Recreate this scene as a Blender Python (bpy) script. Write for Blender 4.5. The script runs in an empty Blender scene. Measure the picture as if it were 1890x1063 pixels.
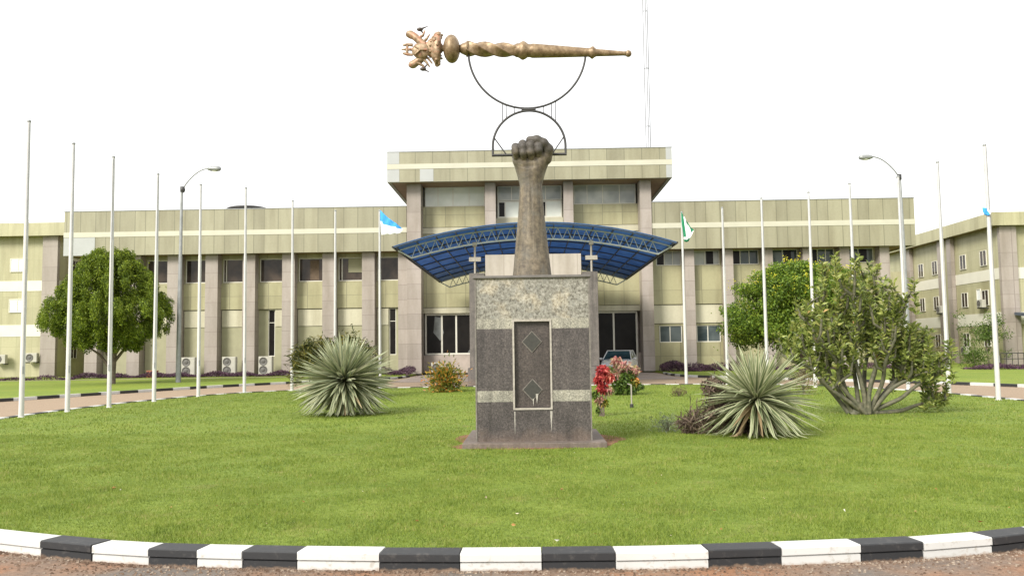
import bpy, math, random
import numpy as np
from mathutils import Matrix, Vector

rnd = random.Random(7)
rng = np.random.default_rng(11)
sc = bpy.context.scene
R_ = math.radians

# ---------------------------------------------------------------- camera
FPX = 1550.0
YAW, PITCH, ROLL, CAMZ = R_(1.18), R_(4.2), R_(-0.75), 1.6
cam_m = Matrix.Rotation(YAW, 4, 'Z') @ Matrix.Rotation(math.pi/2+PITCH, 4, 'X') @ Matrix.Rotation(ROLL, 4, 'Z')
cd = bpy.data.cameras.new('camera')
cd.sensor_width = 36.0
cd.lens = 36.0*FPX/1890.0
cd.clip_start = 0.1
cd.clip_end = 3000
cam = bpy.data.objects.new('camera', cd)
cam.matrix_world = Matrix.Translation((0, 0, CAMZ)) @ cam_m
sc.collection.objects.link(cam)
sc.camera = cam

# ---------------------------------------------------------------- sky and sun (bright overcast)
SUN_EL, SUN_AZ = R_(35), R_(217)      # azimuth clockwise from +Y: high behind the camera, a little left
w = bpy.data.worlds.new("World"); sc.world = w
w.use_nodes = True
wt = w.node_tree; wt.nodes.clear()
wo = wt.nodes.new('ShaderNodeOutputWorld'); bg = wt.nodes.new('ShaderNodeBackground')
sky = wt.nodes.new('ShaderNodeTexSky'); sky.sky_type = 'NISHITA'; sky.sun_disc = False
sky.sun_elevation = SUN_EL; sky.sun_rotation = SUN_AZ
sky.air_density = 1.0; sky.dust_density = 3.0
cl = wt.nodes.new('ShaderNodeMix'); cl.data_type = 'RGBA'       # cloud deck over the blue
tc = wt.nodes.new('ShaderNodeTexCoord'); nz = wt.nodes.new('ShaderNodeTexNoise')
nz.inputs['Scale'].default_value = 2.2; nz.inputs['Detail'].default_value = 5
mr = wt.nodes.new('ShaderNodeMapRange')
mr.inputs['From Min'].default_value = .3; mr.inputs['From Max'].default_value = .7
mr.inputs['To Min'].default_value = .86; mr.inputs['To Max'].default_value = .97
wt.links.new(tc.outputs['Generated'], nz.inputs['Vector'])
wt.links.new(nz.outputs['Fac'], mr.inputs['Value'])
wt.links.new(mr.outputs['Result'], cl.inputs[0])
wt.links.new(sky.outputs[0], cl.inputs[6])
cl.inputs[7].default_value = (6.9, 6.85, 6.75, 1)
wt.links.new(cl.outputs[2], bg.inputs['Color'])
bg.inputs['Strength'].default_value = 0.12
wt.links.new(bg.outputs[0], wo.inputs[0])
sd = bpy.data.lights.new('sun', 'SUN'); sd.energy = 2.6; sd.angle = R_(20); sd.color = (1, .96, .89)
so = bpy.data.objects.new('sun', sd)
to_sun = Vector((math.sin(SUN_AZ)*math.cos(SUN_EL), math.cos(SUN_AZ)*math.cos(SUN_EL), math.sin(SUN_EL)))
so.rotation_euler = to_sun.to_track_quat('Z', 'Y').to_euler(); so.location = (0, -20, 40)
sc.collection.objects.link(so)
sc.view_settings.view_transform = 'Standard'
sc.view_settings.look = 'None'
sc.view_settings.exposure = 0.93
sc.view_settings.gamma = 1
sc.cycles.max_bounces = 6
sc.cycles.transparent_max_bounces = 4

# ---------------------------------------------------------------- helpers
def ray(u, v):
    return cam_m.to_3x3() @ Vector(((u-945)/FPX, (531.5-v)/FPX, -1))
def G(u, v, z=0.0):                       # point of the ground seen at a pixel of the photo
    d = ray(u, v); t = (z-CAMZ)/d.z
    return Vector((d.x*t, d.y*t, z))
def H(u, v, Y):                           # point at a known distance
    d = ray(u, v); t = Y/d.y
    return Vector((d.x*t, Y, CAMZ+d.z*t))
def TH(u, v, z):                          # foot of a thing whose top is at height z
    d = ray(u, v); t = (z-CAMZ)/d.z
    return Vector((d.x*t, d.y*t, 0))

def tag(o, label=None, cat=None, group=None, kind=None):
    if label: o['label'] = label
    if cat: o['category'] = cat
    if group: o['group'] = group
    if kind: o['kind'] = kind
    return o
def empty(name, loc=(0, 0, 0), label=None, cat=None, group=None, rz=0):
    o = bpy.data.objects.new(name, None); sc.collection.objects.link(o)
    o.location = loc; o.rotation_euler.z = rz; o.empty_display_size = .3
    return tag(o, label, cat, group)

class MB:
    def __init__(s): s.v = []; s.f = []; s.m = []; s.sm = []
    def face(s, idx, mi=0, sm=False): s.f.append(idx); s.m.append(mi); s.sm.append(sm)
    def addv(s, pts):
        n = len(s.v); s.v.extend([tuple(p) for p in pts]); return n
    def box(s, x0, x1, y0, y1, z0, z1, mi=0):
        n = s.addv([(x, y, z) for z in (z0, z1) for y in (y0, y1) for x in (x0, x1)])
        for q in ((0, 2, 3, 1), (4, 5, 7, 6), (0, 1, 5, 4), (2, 6, 7, 3), (0, 4, 6, 2), (1, 3, 7, 5)):
            s.face([n+i for i in q], mi)
        return s
    def fbox(s, fr, a0, a1, d0, d1, z0, z1, mi=0):     # box in a facade's frame: along, depth inward, up
        o, A, D = fr
        n = s.addv([(o[0]+A[0]*a+D[0]*d, o[1]+A[1]*a+D[1]*d, z) for z in (z0, z1) for d in (d0, d1) for a in (a0, a1)])
        for q in ((0, 2, 3, 1), (4, 5, 7, 6), (0, 1, 5, 4), (2, 6, 7, 3), (0, 4, 6, 2), (1, 3, 7, 5)):
            s.face([n+i for i in q], mi)
        return s
    def prism(s, poly, z0, z1, mi=0, side_mi=None):
        k = len(poly); n = s.addv([(p[0], p[1], z0) for p in poly]+[(p[0], p[1], z1) for p in poly])
        s.face([n+k+i for i in range(k)], mi); s.face([n+k-1-i for i in range(k)], mi)
        for i in range(k):
            j = (i+1) % k; s.face([n+i, n+j, n+k+j, n+k+i], mi if side_mi is None else side_mi)
        return s
    def tube(s, pts, rad, n=8, mi=0, sm=True, caps=True):
        pts = [Vector(p) for p in pts]; k = len(pts)
        if not hasattr(rad, '__len__'): rad = [rad]*k
        up = None; base = len(s.v)
        for i, p in enumerate(pts):
            t = (pts[min(i+1, k-1)]-pts[max(i-1, 0)]).normalized()
            if up is None:
                up = Vector((0, 0, 1)) if abs(t.z) < .9 else Vector((1, 0, 0))
            a = t.cross(up).normalized(); b = a.cross(t).normalized(); up = b
            for j in range(n):
                an = 2*math.pi*j/n
                s.v.append(tuple(p+(a*math.cos(an)+b*math.sin(an))*rad[i]))
        for i in range(k-1):
            for j in range(n):
                j2 = (j+1) % n
                s.face([base+i*n+j, base+(i+1)*n+j, base+(i+1)*n+j2, base+i*n+j2], mi, sm)
        if caps:
            c0 = s.addv([s.v[base+j] for j in range(n)]); s.face([c0+j for j in range(n)], mi)      # own vertices: flat end caps
            c1 = s.addv([s.v[base+(k-1)*n+j] for j in range(n)]); s.face([c1+n-1-j for j in range(n)], mi)
        return s
    def lathe(s, o, ax, prof, n=20, mi=0, sx=1.0, fn=None):   # prof: (distance along axis, radius)
        o = Vector(o); ax = Vector(ax).normalized()
        e = Vector((0, 1, 0)) if abs(ax.y) < .9 else Vector((1, 0, 0))
        b = ax.cross(e).normalized(); e = b.cross(ax).normalized()
        base = len(s.v)
        for (t, r) in prof:
            for j in range(n):
                an = 2*math.pi*j/n; rr = r if fn is None else r*fn(t, an)
                s.v.append(tuple(o+ax*t+b*(rr*math.cos(an))+e*(rr*sx*math.sin(an))))
        for i in range(len(prof)-1):
            for j in range(n):
                j2 = (j+1) % n
                s.face([base+i*n+j, base+i*n+j2, base+(i+1)*n+j2, base+(i+1)*n+j], mi, True)
        s.face([base+n-1-j for j in range(n)], mi); s.face([base+(len(prof)-1)*n+j for j in range(n)], mi)
        return s
    def ball(s, c, r, n=12, mi=0, rot=None):
        if not hasattr(r, '__len__'): r = (r, r, r)
        c = Vector(c); h = n//2+1; base = len(s.v)
        for i in range(h+1):
            ph = math.pi*i/h
            for j in range(n):
                th = 2*math.pi*j/n
                p = Vector((r[0]*math.sin(ph)*math.cos(th), r[1]*math.sin(ph)*math.sin(th), r[2]*math.cos(ph)))
                if rot: p = rot @ p
                s.v.append(tuple(c+p))
        for i in range(h):
            for j in range(n):
                j2 = (j+1) % n
                s.face([base+i*n+j, base+(i+1)*n+j, base+(i+1)*n+j2, base+i*n+j2], mi, True)
        return s
    def build(s, name, mats, parent=None, bevel=0, rel=True):
        if not isinstance(mats, (list, tuple)): mats = [mats]
        off = Vector((0, 0, 0))
        if parent is not None and rel:
            p = parent
            while p is not None: off += p.location; p = p.parent
        me = bpy.data.meshes.new(name)
        me.from_pydata([tuple(Vector(v)-off) for v in s.v], [], s.f)
        for m in mats: me.materials.append(m)
        me.polygons.foreach_set('material_index', s.m)
        me.polygons.foreach_set('use_smooth', s.sm)
        me.validate(); me.update()
        o = bpy.data.objects.new(name, me); sc.collection.objects.link(o)
        if parent is not None: o.parent = parent
        if bevel:
            b = o.modifiers.new('bevel', 'BEVEL'); b.width = bevel; b.segments = 2; b.limit_method = 'ANGLE'
        return o

def np_mesh(name, V, F, mats, parent=None, mi=None, smooth=False, origin=(0, 0, 0)):
    """V (n,3), F (m,k) index array"""
    V = np.asarray(V, np.float32)-np.asarray(origin, np.float32); F = np.asarray(F, np.int32)
    me = bpy.data.meshes.new(name); m, k = F.shape
    me.vertices.add(len(V)); me.vertices.foreach_set('co', V.ravel())
    me.loops.add(m*k); me.loops.foreach_set('vertex_index', F.ravel())
    me.polygons.add(m)
    me.polygons.foreach_set('loop_start', np.arange(0, m*k, k, dtype=np.int32))
    me.polygons.foreach_set('loop_total', np.full(m, k, np.int32))
    if not isinstance(mats, (list, tuple)): mats = [mats]
    for a in mats: me.materials.append(a)
    if mi is not None: me.polygons.foreach_set('material_index', np.asarray(mi, np.int32))
    me.polygons.foreach_set('use_smooth', np.full(m, smooth))
    me.update(calc_edges=True); me.validate()
    o = bpy.data.objects.new(name, me); sc.collection.objects.link(o)
    if parent is not None: o.parent = parent
    return o

def copy_tree(o, parent=None):
    c = o.copy(); sc.collection.objects.link(c); c.parent = parent
    for ch in list(o.children): copy_tree(ch, c)
    return c

# ---------------------------------------------------------------- materials
class NT:
    def __init__(s, name):
        s.m = bpy.data.materials.new(name); s.m.use_nodes = True; s.t = s.m.node_tree
        s.b = s.t.nodes['Principled BSDF']; s.out = s.t.nodes['Material Output']
    def n(s, typ, **kw):
        x = s.t.nodes.new(typ)
        for k, v in kw.items(): setattr(x, k, v)
        return x
    def l(s, a, b): s.t.links.new(a, b)
    def math(s, op, a, b=None, c=None):
        x = s.n('ShaderNodeMath', operation=op)
        for i, q in enumerate((a, b, c)):
            if q is None: continue
            if isinstance(q, (int, float)): x.inputs[i].default_value = q
            else: s.l(q, x.inputs[i])
        return x.outputs[0]
    def noise(s, scale, detail=4, vec=None, rough=.55):
        x = s.n('ShaderNodeTexNoise'); x.inputs['Scale'].default_value = scale
        x.inputs['Detail'].default_value = detail; x.inputs['Roughness'].default_value = rough
        if vec is not None: s.l(vec, x.inputs['Vector'])
        return x.outputs['Fac']
    def ramp(s, fac, stops, interp='LINEAR'):
        x = s.n('ShaderNodeValToRGB'); cr = x.color_ramp; cr.interpolation = interp
        while len(cr.elements) < len(stops): cr.elements.new(.5)
        for e, (p, c) in zip(cr.elements, stops):
            e.position = p; e.color = (*c, 1) if len(c) == 3 else c
        s.l(fac, x.inputs[0]); return x.outputs[0]
    def mix(s, fac, a, b, mode='MIX'):
        x = s.n('ShaderNodeMix', data_type='RGBA', blend_type=mode)
        for i, q in ((0, fac), (6, a), (7, b)):
            if isinstance(q, (int, float)): x.inputs[i].default_value = q
            elif isinstance(q, tuple): x.inputs[i].default_value = (*q, 1)
            else: s.l(q, x.inputs[i])
        return x.outputs[2]
    def pos(s): return s.n('ShaderNodeNewGeometry').outputs['Position']
    def obj(s): return s.n('ShaderNodeTexCoord').outputs['Object']
    def scalev(s, vec, sx, sy, sz):
        x = s.n('ShaderNodeVectorMath', operation='MULTIPLY'); s.l(vec, x.inputs[0]); x.inputs[1].default_value = (sx, sy, sz)
        return x.outputs[0]
    def bump(s, h, strength=.3, dist=.02):
        x = s.n('ShaderNodeBump'); x.inputs['Strength'].default_value = strength; x.inputs['Distance'].default_value = dist
        s.l(h, x.inputs['Height']); s.l(x.outputs[0], s.b.inputs['Normal'])
    def set(s, col=None, rough=.6, metal=0, spec=None):
        if col is not None:
            if isinstance(col, tuple): s.b.inputs['Base Color'].default_value = (*col, 1)
            else: s.l(col, s.b.inputs['Base Color'])
        if isinstance(rough, (int, float)): s.b.inputs['Roughness'].default_value = rough
        else: s.l(rough, s.b.inputs['Roughness'])
        s.b.inputs['Metallic'].default_value = metal
        if spec is not None: s.b.inputs['Specular IOR Level'].default_value = spec
        return s.m

def plain(name, c, rough=.6, var=.12, scale=6, metal=0, bump=0, bscale=40, spec=None):
    t = NT(name); p = t.obj(); f = t.noise(scale, 5, p)
    lo = tuple(x*(1-var) for x in c); hi = tuple(min(1, x*(1+var)) for x in c)
    col = t.ramp(f, [(.3, lo), (.7, hi)])
    if bump: t.bump(t.noise(bscale, 4, p), bump, .01)
    return t.set(col, rough, metal, spec)

def cladding(name, c, period=2.85, offs=(0, .75, 1.75), zjoints=(), joint=(.16, .15, .09), tint=.10, white=0.0, rough=.45, shift=0.0):
    """metal cladding sheets: thin dark joints, each sheet a slightly different tone, rain streaks"""
    t = NT(name); pos = t.pos(); sx = t.n('ShaderNodeSeparateXYZ'); t.l(pos, sx.inputs[0])
    u = t.math('ADD', t.math('ADD', sx.outputs[0], sx.outputs[1]), 200.0+shift)
    line = None; idx = None
    for o in offs:
        q = t.math('DIVIDE', t.math('SUBTRACT', u, o), period)
        fr = t.math('MULTIPLY', t.math('FRACT', q), period)
        ln = t.math('LESS_THAN', fr, .048)
        fl = t.math('FLOOR', q)
        line = ln if line is None else t.math('MAXIMUM', line, ln)
        idx = fl if idx is None else t.math('ADD', idx, fl)
    zi = 0.0
    for z in zjoints:
        d = t.math('ABSOLUTE', t.math('SUBTRACT', sx.outputs[2], z))
        line = t.math('MAXIMUM', line, t.math('LESS_THAN', d, .016))
        g = t.math('MULTIPLY', t.math('GREATER_THAN', sx.outputs[2], z), 17.3)
        idx = t.math('ADD', idx, g)
    wn = t.n('ShaderNodeTexWhiteNoise', noise_dimensions='1D'); t.l(idx, wn.inputs['W'])
    lo = tuple(x*(1-tint) for x in c); hi = tuple(min(1, x*(1+tint)) for x in c)
    stops = [(0, lo), (1-white if white else 1, hi)]
    if white: stops = [(0, lo), (1-white-.01, hi), (1-white, (.47, .47, .43)), (1, (.50, .50, .47))]
    col = t.ramp(wn.outputs['Value'], stops)
    st = t.noise(1.0, 4, t.scalev(pos, 1.3, 1.3, .22))
    col = t.mix(1.0, col, t.ramp(st, [(.28, (.74, .72, .68)), (.58, (1, 1, 1))]), 'MULTIPLY')
    cl_ = t.noise(7.0, 5, pos)
    col = t.mix(1.0, col, t.ramp(cl_, [(.3, (.93, .93, .92)), (.6, (1, 1, 1))]), 'MULTIPLY')
    col = t.mix(t.math('MULTIPLY', line, .75), col, joint)
    return t.set(col, rough)

def leafmat(name, stops, trans=.25, rough=.5, patch=1.1, spread=.35):
    """random tone per leaf plus light and dark clumps"""
    t = NT(name); g = t.n('ShaderNodeNewGeometry')
    r = g.outputs['Random Per Island']; nf = t.noise(patch, 3, g.outputs['Position'])
    nn = t.math('MULTIPLY', t.math('SUBTRACT', nf, .5), spread*3.0)
    f = t.math('ADD', t.math('MULTIPLY', t.math('SUBTRACT', r, .5), .75), t.math('ADD', nn, .5))
    col = t.ramp(f, stops)
    t.set(col, rough, 0, .35)
    tr = t.n('ShaderNodeBsdfTranslucent'); t.l(col, tr.inputs[0])
    mx = t.n('ShaderNodeMixShader'); mx.inputs[0].default_value = trans
    t.l(t.b.outputs[0], mx.inputs[1]); t.l(tr.outputs[0], mx.inputs[2]); t.l(mx.outputs[0], t.out.inputs[0])
    return t.m

OL = (.285, .27, .183)
M = {}
M['fascia'] = cladding('fascia cladding', OL, offs=(0, .75, 1.75), joint=(.12, .115, .07))
M['fascia2'] = cladding('upper fascia cladding', OL, period=1.22, offs=(0,), zjoints=(), joint=(.12, .115, .07))
M['olive'] = cladding('olive cladding', (.345, .325, .190), period=1.42, offs=(0,), zjoints=(1.0, 2.2, 5.7, 11.4))
M['annex'] = cladding('annex cladding', (.40, .38, .235), period=1.2, offs=(0,), zjoints=(1.1, 2.3, 5.3, 6.2, 9.0), joint=(.3, .29, .17), tint=.06)
M['cream'] = cladding('cream cladding', (.48, .455, .335), period=1.42, offs=(0,), tint=.04, joint=(.4, .38, .28))
M['creamband'] = plain('cream band', (.47, .455, .36), .5, .05, 1)
M['recess'] = plain('recessed olive board', (.30, .288, .18), .6, .08, 2)
M['pil'] = cladding('pink grey stone cladding', (.325, .283, .25), period=50, offs=(0,), zjoints=(1.05, 2.1, 3.15, 4.2, 5.25, 6.3, 7.35, 8.4, 10, 11.4), joint=(.17, .135, .12), tint=.10)
M['pinkwall'] = plain('pinkish base plaster', (.38, .32, .275), .7, .16, 1.6)
M['soffit'] = plain('brown soffit board', (.29, .185, .11), .7, .12, 1)
M['roof'] = plain('flat roof felt', (.16, .15, .14), .9, .2, .5)
M['frame'] = plain('window frame', (.62, .60, .52), .4, .05)
M['glass'] = None
def glass(name, c, var, rough=.06, scale=.9):
    t = NT(name); f = t.noise(scale, 2, t.pos())
    return t.set(t.ramp(f, [(.35, c), (.65, var)]), rough, 0, .3)
M['glass'] = glass('dark window glass', (.022, .018, .016), (.075, .055, .042))
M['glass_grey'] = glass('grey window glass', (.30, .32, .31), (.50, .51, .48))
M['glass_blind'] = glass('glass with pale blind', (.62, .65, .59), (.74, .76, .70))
M['glass_black'] = glass('black door glass', (.006, .005, .005), (.014, .012, .011), .3); M['glass_black'].node_tree.nodes['Principled BSDF'].inputs['Specular IOR Level'].default_value = .15
M['glass_teal'] = glass('teal window glass', (.045, .06, .065), (.11, .13, .13))
M['glass_white'] = glass('window glass with painted sky reflection', (.8, .8, .8), (.7, .72, .72))  # the sky's white reflection is painted into the base colour
M['white'] = plain('white paint', (.80, .80, .78), .45, .05, 3)
M['poleW'] = plain('white pole paint', (.52, .515, .49), .7, .08, 2)
M['trim'] = plain('pale stone trim', (.34, .31, .265), .6, .2, 20)
M['trim_dim'] = plain('dull stone edging', (.15, .135, .115), .7, .3, 20)
M['mast'] = plain('grey mast steel', (.20, .20, .21), .6, .1, 2)
M['pole_top'] = plain('pole paint greyed against sky', (.47, .47, .47), .7, .1, 2)  # upper shaft: contrast with the bright sky is put into this greyer colour
M['steel_dark'] = plain('dark painted steel', (.035, .034, .033), .5, .2)
M['galv'] = plain('galvanised steel', (.27, .28, .28), .45, .15, 3, .3)
M['ac'] = plain('cream air conditioner casing', (.40, .385, .33), .5, .08, 3)
M['grille'] = plain('grey fan grille', (.10, .095, .085), .6, .2, 9)
M['clay'] = plain('clay', (.33, .13, .07), .8, .2)
M['black'] = plain('black plastic', (.02, .02, .02), .5, .2)

def granite(name, c1, c2, c3, scale, rough=.45):
    t = NT(name); p = t.pos()
    a = t.noise(scale, 6, p, .75); b = t.noise(scale*.12, 3, p)
    v = t.n('ShaderNodeTexVoronoi'); v.inputs['Scale'].default_value = scale*2.2; t.l(p, v.inputs['Vector'])
    sepc = t.n('ShaderNodeSeparateColor'); t.l(v.outputs['Color'], sepc.inputs[0])
    col = t.ramp(a, [(.34, c1), (.5, c2), (.66, c3)])
    col = t.mix(.4, col, t.ramp(sepc.outputs[0], [(0, c1), (.5, c2), (1, c3)]))
    col = t.mix(1.0, col, t.ramp(b, [(.3, (.78, .76, .76)), (.7, (1.15, 1.12, 1.1))]), 'MULTIPLY')
    sz_ = t.n('ShaderNodeSeparateXYZ'); t.l(p, sz_.inputs[0]); mrg = t.n('ShaderNodeMapRange'); mrg.clamp = True
    t.l(t.math('ADD', sz_.outputs[2], t.math('MULTIPLY', t.math('SUBTRACT', t.noise(5, 4, p), .5), .5)), mrg.inputs[0]); mrg.inputs[1].default_value = .05; mrg.inputs[2].default_value = .32; mrg.inputs[3].default_value = .45; mrg.inputs[4].default_value = 0
    col = t.mix(mrg.outputs[0], col, (.17, .12, .085))       # soil splashed on the foot
    dr_ = t.noise(1, 4, t.scalev(p, 9, 9, .8)); col = t.mix(1.0, col, t.ramp(dr_, [(.32, (.72, .71, .7)), (.5, (1, 1, 1)), (.72, (1.22, 1.2, 1.17))]), 'MULTIPLY')
    t.bump(a, .12, .004)
    return t.set(col, rough)
M['granite_dark'] = granite('dark purple granite', (.020, .017, .016), (.056, .049, .046), (.150, .132, .125), 30)
M['granite_niche'] = granite('brown niche granite', (.020, .017, .015), (.055, .045, .040), (.12, .10, .088), 30)
M['granite_light'] = granite('light grey granite', (.07, .07, .055), (.24, .235, .19), (.50, .485, .41), 40)
M['granite_slab'] = granite('grey slab stone', (.06, .054, .05), (.11, .10, .092), (.19, .17, .16), 30, .7)
t = NT('weathered speckled stone'); p = t.pos()
a = t.noise(26, 7, p, .75); b = t.noise(2.6, 4, p); a2 = t.noise(9, 3, p)
col = t.ramp(a, [(.36, (.05, .045, .035)), (.46, (.165, .155, .125)), (.58, (.27, .26, .22)), (.7, (.42, .40, .36))])
col = t.mix(t.ramp(b, [(.50, (0, 0, 0)), (.68, (.75, .75, .75))]), col, t.ramp(a, [(.38, (.26, .21, .13)), (.6, (.56, .50, .38))]))
col = t.mix(t.ramp(a2, [(.55, (0, 0, 0)), (.7, (.5, .5, .5))]), col, (.22, .22, .20))
t.bump(a, .3, .006); M['rubble'] = t.set(col, .7)

t = NT('bronze cast concrete'); p = t.pos()
a = t.noise(14, 7, p, .7); st = t.noise(1, 5, t.scalev(p, 13, 13, 1.1)); b = t.noise(3.2, 3, p)
col = t.ramp(a, [(.3, (.055, .045, .034)), (.5, (.118, .100, .073)), (.7, (.19, .165, .122))])
col = t.mix(1.0, col, t.ramp(st, [(.35, (.62, .6, .55)), (.62, (1.18, 1.12, 1.0))]), 'MULTIPLY')
col = t.mix(t.ramp(b, [(.52, (0, 0, 0)), (.7, (.45, .45, .45))]), col, (.15, .145, .12))
sxz = t.n('ShaderNodeSeparateXYZ'); t.l(p, sxz.inputs[0])
patina = t.math('ADD', sxz.outputs[2], t.math('MULTIPLY', t.math('SUBTRACT', b, .5), .5))
pm = t.n('ShaderNodeMapRange'); t.l(patina, pm.inputs[0]); pm.inputs[1].default_value = 5.0; pm.inputs[2].default_value = 5.16
pm.inputs[3].default_value = 0; pm.inputs[4].default_value = .75
col = t.mix(pm.outputs[0], col, (.042, .038, .034))       # the fingers carry a near-black patina
t.bump(t.math('ADD', a, st), .55, .015); M['fist'] = t.set(col, .62)

t = NT('old gold bronze'); p = t.pos(); a = t.noise(11, 5, p, .65)
col = t.ramp(a, [(.3, (.11, .07, .037)), (.55, (.25, .175, .10)), (.75, (.40, .31, .20))])
t.bump(a, .25, .006); M['gold'] = t.set(col, .45, .35)
t = NT('painted crest bronze'); p = t.pos(); a = t.noise(14, 4, p, .6); b = t.noise(9, 2, t.scalev(p, 1, 1, 1.4))
col = t.ramp(a, [(.3, (.12, .07, .04)), (.5, (.28, .195, .115)), (.7, (.44, .34, .23))])
col = t.mix(t.ramp(b, [(.55, (0, 0, 0)), (.66, (.6, .6, .6))]), col, (.46, .20, .13))
M['crest'] = t.set(col, .5, .3)
M['crest_dark'] = plain('dark crest bronze', (.07, .055, .045), .5, .3, 14, .3)

# ---- ground surfaces
def lawnmat(name, g1, g2, g3, big=.45):
    t = NT(name); p = t.pos()
    a = t.noise(big, 4, p, .6); b = t.noise(9, 5, p, .7); c = t.noise(70, 3, p, .6); d = t.noise(1.7, 4, p)
    col = t.ramp(b, [(.3, g1), (.5, g2), (.72, g3)])
    col = t.mix(1.0, col, t.ramp(a, [(.3, (.80, .86, .8)), (.7, (1.14, 1.06, 1.0))]), 'MULTIPLY')
    col = t.mix(1.0, col, t.ramp(c, [(.3, (.55, .6, .5)), (.62, (1.2, 1.2, 1.15))]), 'MULTIPLY')
    col = t.mix(t.ramp(d, [(.58, (0, 0, 0)), (.74, (.55, .55, .55))]), col, (.21, .165, .06))
    e_ = t.noise(4.5, 4, p, .7); col = t.mix(t.ramp(e_, [(.62, (0, 0, 0)), (.72, (.6, .6, .6))]), col, (.17, .115, .05))
    t.bump(c, .6, .02)
    return t.set(col, .8, 0, .2)
M['lawn'] = lawnmat('short lawn', (.09, .13, .018), (.165, .225, .035), (.22, .28, .06))
M['far_lawn'] = lawnmat('outer lawn', (.13, .18, .028), (.19, .25, .04), (.23, .28, .06), .2)
M['blade'] = leafmat('grass blade', [(0, (.065, .115, .014)), (.45, (.17, .235, .028)), (.8, (.25, .30, .05)), (1, (.38, .33, .14))], .3, .6, 2.3, .3)
t = NT('dusty red road'); p = t.pos()
a = t.noise(.55, 5, p, .65); b = t.noise(22, 6, p, .75); c = t.noise(120, 3, p, .6)
sy_ = t.n('ShaderNodeSeparateXYZ'); t.l(p, sy_.inputs[0]); far_ = t.n('ShaderNodeMapRange'); t.l(sy_.outputs[1], far_.inputs[0]); far_.inputs[1].default_value = 9; far_.inputs[2].default_value = 22
col = t.ramp(a, [(.40, (.235, .12, .062)), (.5, (.195, .13, .088)), (.60, (.13, .112, .095))])
col = t.mix(far_.outputs[0], col, (.285, .215, .145))
col = t.mix(1.0, col, t.ramp(b, [(.3, (.62, .58, .55)), (.6, (1.15, 1.12, 1.1))]), 'MULTIPLY')
col = t.mix(t.ramp(c, [(.6, (0, 0, 0)), (.72, (.6, .6, .6))]), col, (.42, .36, .30))
t.bump(b, .5, .015); M['road'] = t.set(col, .9)
t = NT('pink grey paving'); p = t.pos(); a = t.noise(1.1, 5, p); br = t.n('ShaderNodeTexBrick')
br.inputs['Scale'].default_value = 1.6; br.inputs['Mortar Size'].default_value = .02; t.l(p, br.inputs['Vector'])
br.inputs['Color1'].default_value = (.27, .22, .19, 1); br.inputs['Color2'].default_value = (.33, .27, .235, 1); br.inputs['Mortar'].default_value = (.16, .13, .115, 1)
M['apron'] = t.set(t.mix(1.0, br.outputs['Color'], t.ramp(a, [(.3, (.8, .78, .76)), (.7, (1.1, 1.1, 1.1))]), 'MULTIPLY'), .85)
t = NT('red soil'); p = t.pos(); b = t.noise(18, 6, p, .7)
t.bump(b, .8, .03); M['soil'] = t.set(t.ramp(b, [(.3, (.10, .04, .022)), (.6, (.27, .12, .07)), (.75, (.36, .20, .13))]), .95)
def kerbpaint(name, c, wear, amt):
    t = NT(name); p = t.pos(); a = t.noise(13, 6, p, .7); b = t.noise(2.2, 3, p)
    col = t.ramp(b, [(.3, tuple(x*.9 for x in c)), (.7, c)])
    col = t.mix(t.ramp(a, [(.56, (0, 0, 0)), (.66, (amt, amt, amt))]), col, wear)
    sx = t.n('ShaderNodeSeparateXYZ'); t.l(p, sx.inputs[0])
    f = t.n('ShaderNodeMapRange'); t.l(t.math('ADD', sx.outputs[2], t.math('MULTIPLY', t.math('SUBTRACT', a, .5), .1)), f.inputs[0])
    f.inputs[1].default_value = -.112; f.inputs[2].default_value = -.085; f.inputs[3].default_value = .7; f.inputs[4].default_value = 0
    col = t.mix(f.outputs[0], col, (.30, .20, .13))      # road dust splashed on the foot
    t.bump(a, .25, .006); return t.set(col, .6)
M['kerbW'] = kerbpaint('white kerb paint', (.56, .56, .54), (.36, .33, .28), .7)
M['kerbB'] = kerbpaint('black kerb paint', (.020, .021, .023), (.075, .07, .065), .5)

# ================================================================= SETTING: ground, road, lawns, kerbs
def struct(o): return tag(o, kind='structure')
g = MB(); g.v = [(-900, -300, -.16), (900, -300, -.16), (900, 1500, -.16), (-900, 1500, -.16)]; g.face([0, 1, 2, 3])
struct(g.build('ground', M['far_lawn']))
g = MB(); g.v = [(-60, -25, -.105), (60, -25, -.105), (60, 59.5, -.105), (-60, 59.5, -.105)]; g.face([0, 1, 2, 3])
struct(g.build('road', M['road']))

def spline(ctrl, closed=True, per=14):
    P = [Vector((p[0], p[1], 0)) for p in ctrl]; n = len(P); out = []
    rngi = range(n) if closed else range(n-1)
    for i in rngi:
        if closed: p0, p1, p2, p3 = P[i-1], P[i], P[(i+1) % n], P[(i+2) % n]
        else: p0, p1, p2, p3 = P[max(i-1, 0)], P[i], P[i+1], P[min(i+2, n-1)]
        for k in range(per):
            t_ = k/per
            out.append(.5*((2*p1)+(p2-p0)*t_+(2*p0-5*p1+4*p2-p3)*t_*t_+(3*p1-p0-3*p2+p3)*t_**3))
    if not closed: out.append(P[-1])
    return out
half = [(2.2, 6.76), (4.2, 7.22), (7.5, 8.9), (10.8, 12.2), (12.9, 16.8), (13.75, 21.5), (13.7, 27), (12.9, 31.3), (11.5, 34.3), (9.0, 36.4), (5, 37.1)]
ISL = spline([(0, 6.63)]+half+[(0, 37.2)]+[(-x, y) for x, y in reversed(half)])
def inset(poly, d):
    n = len(poly); out = []
    for i in range(n):
        t_ = (poly[(i+1) % n]-poly[i-1]).normalized(); out.append(poly[i]+Vector((-t_.y, t_.x, 0))*d)
    return out
ISL_IN = inset(ISL, .22)
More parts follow.
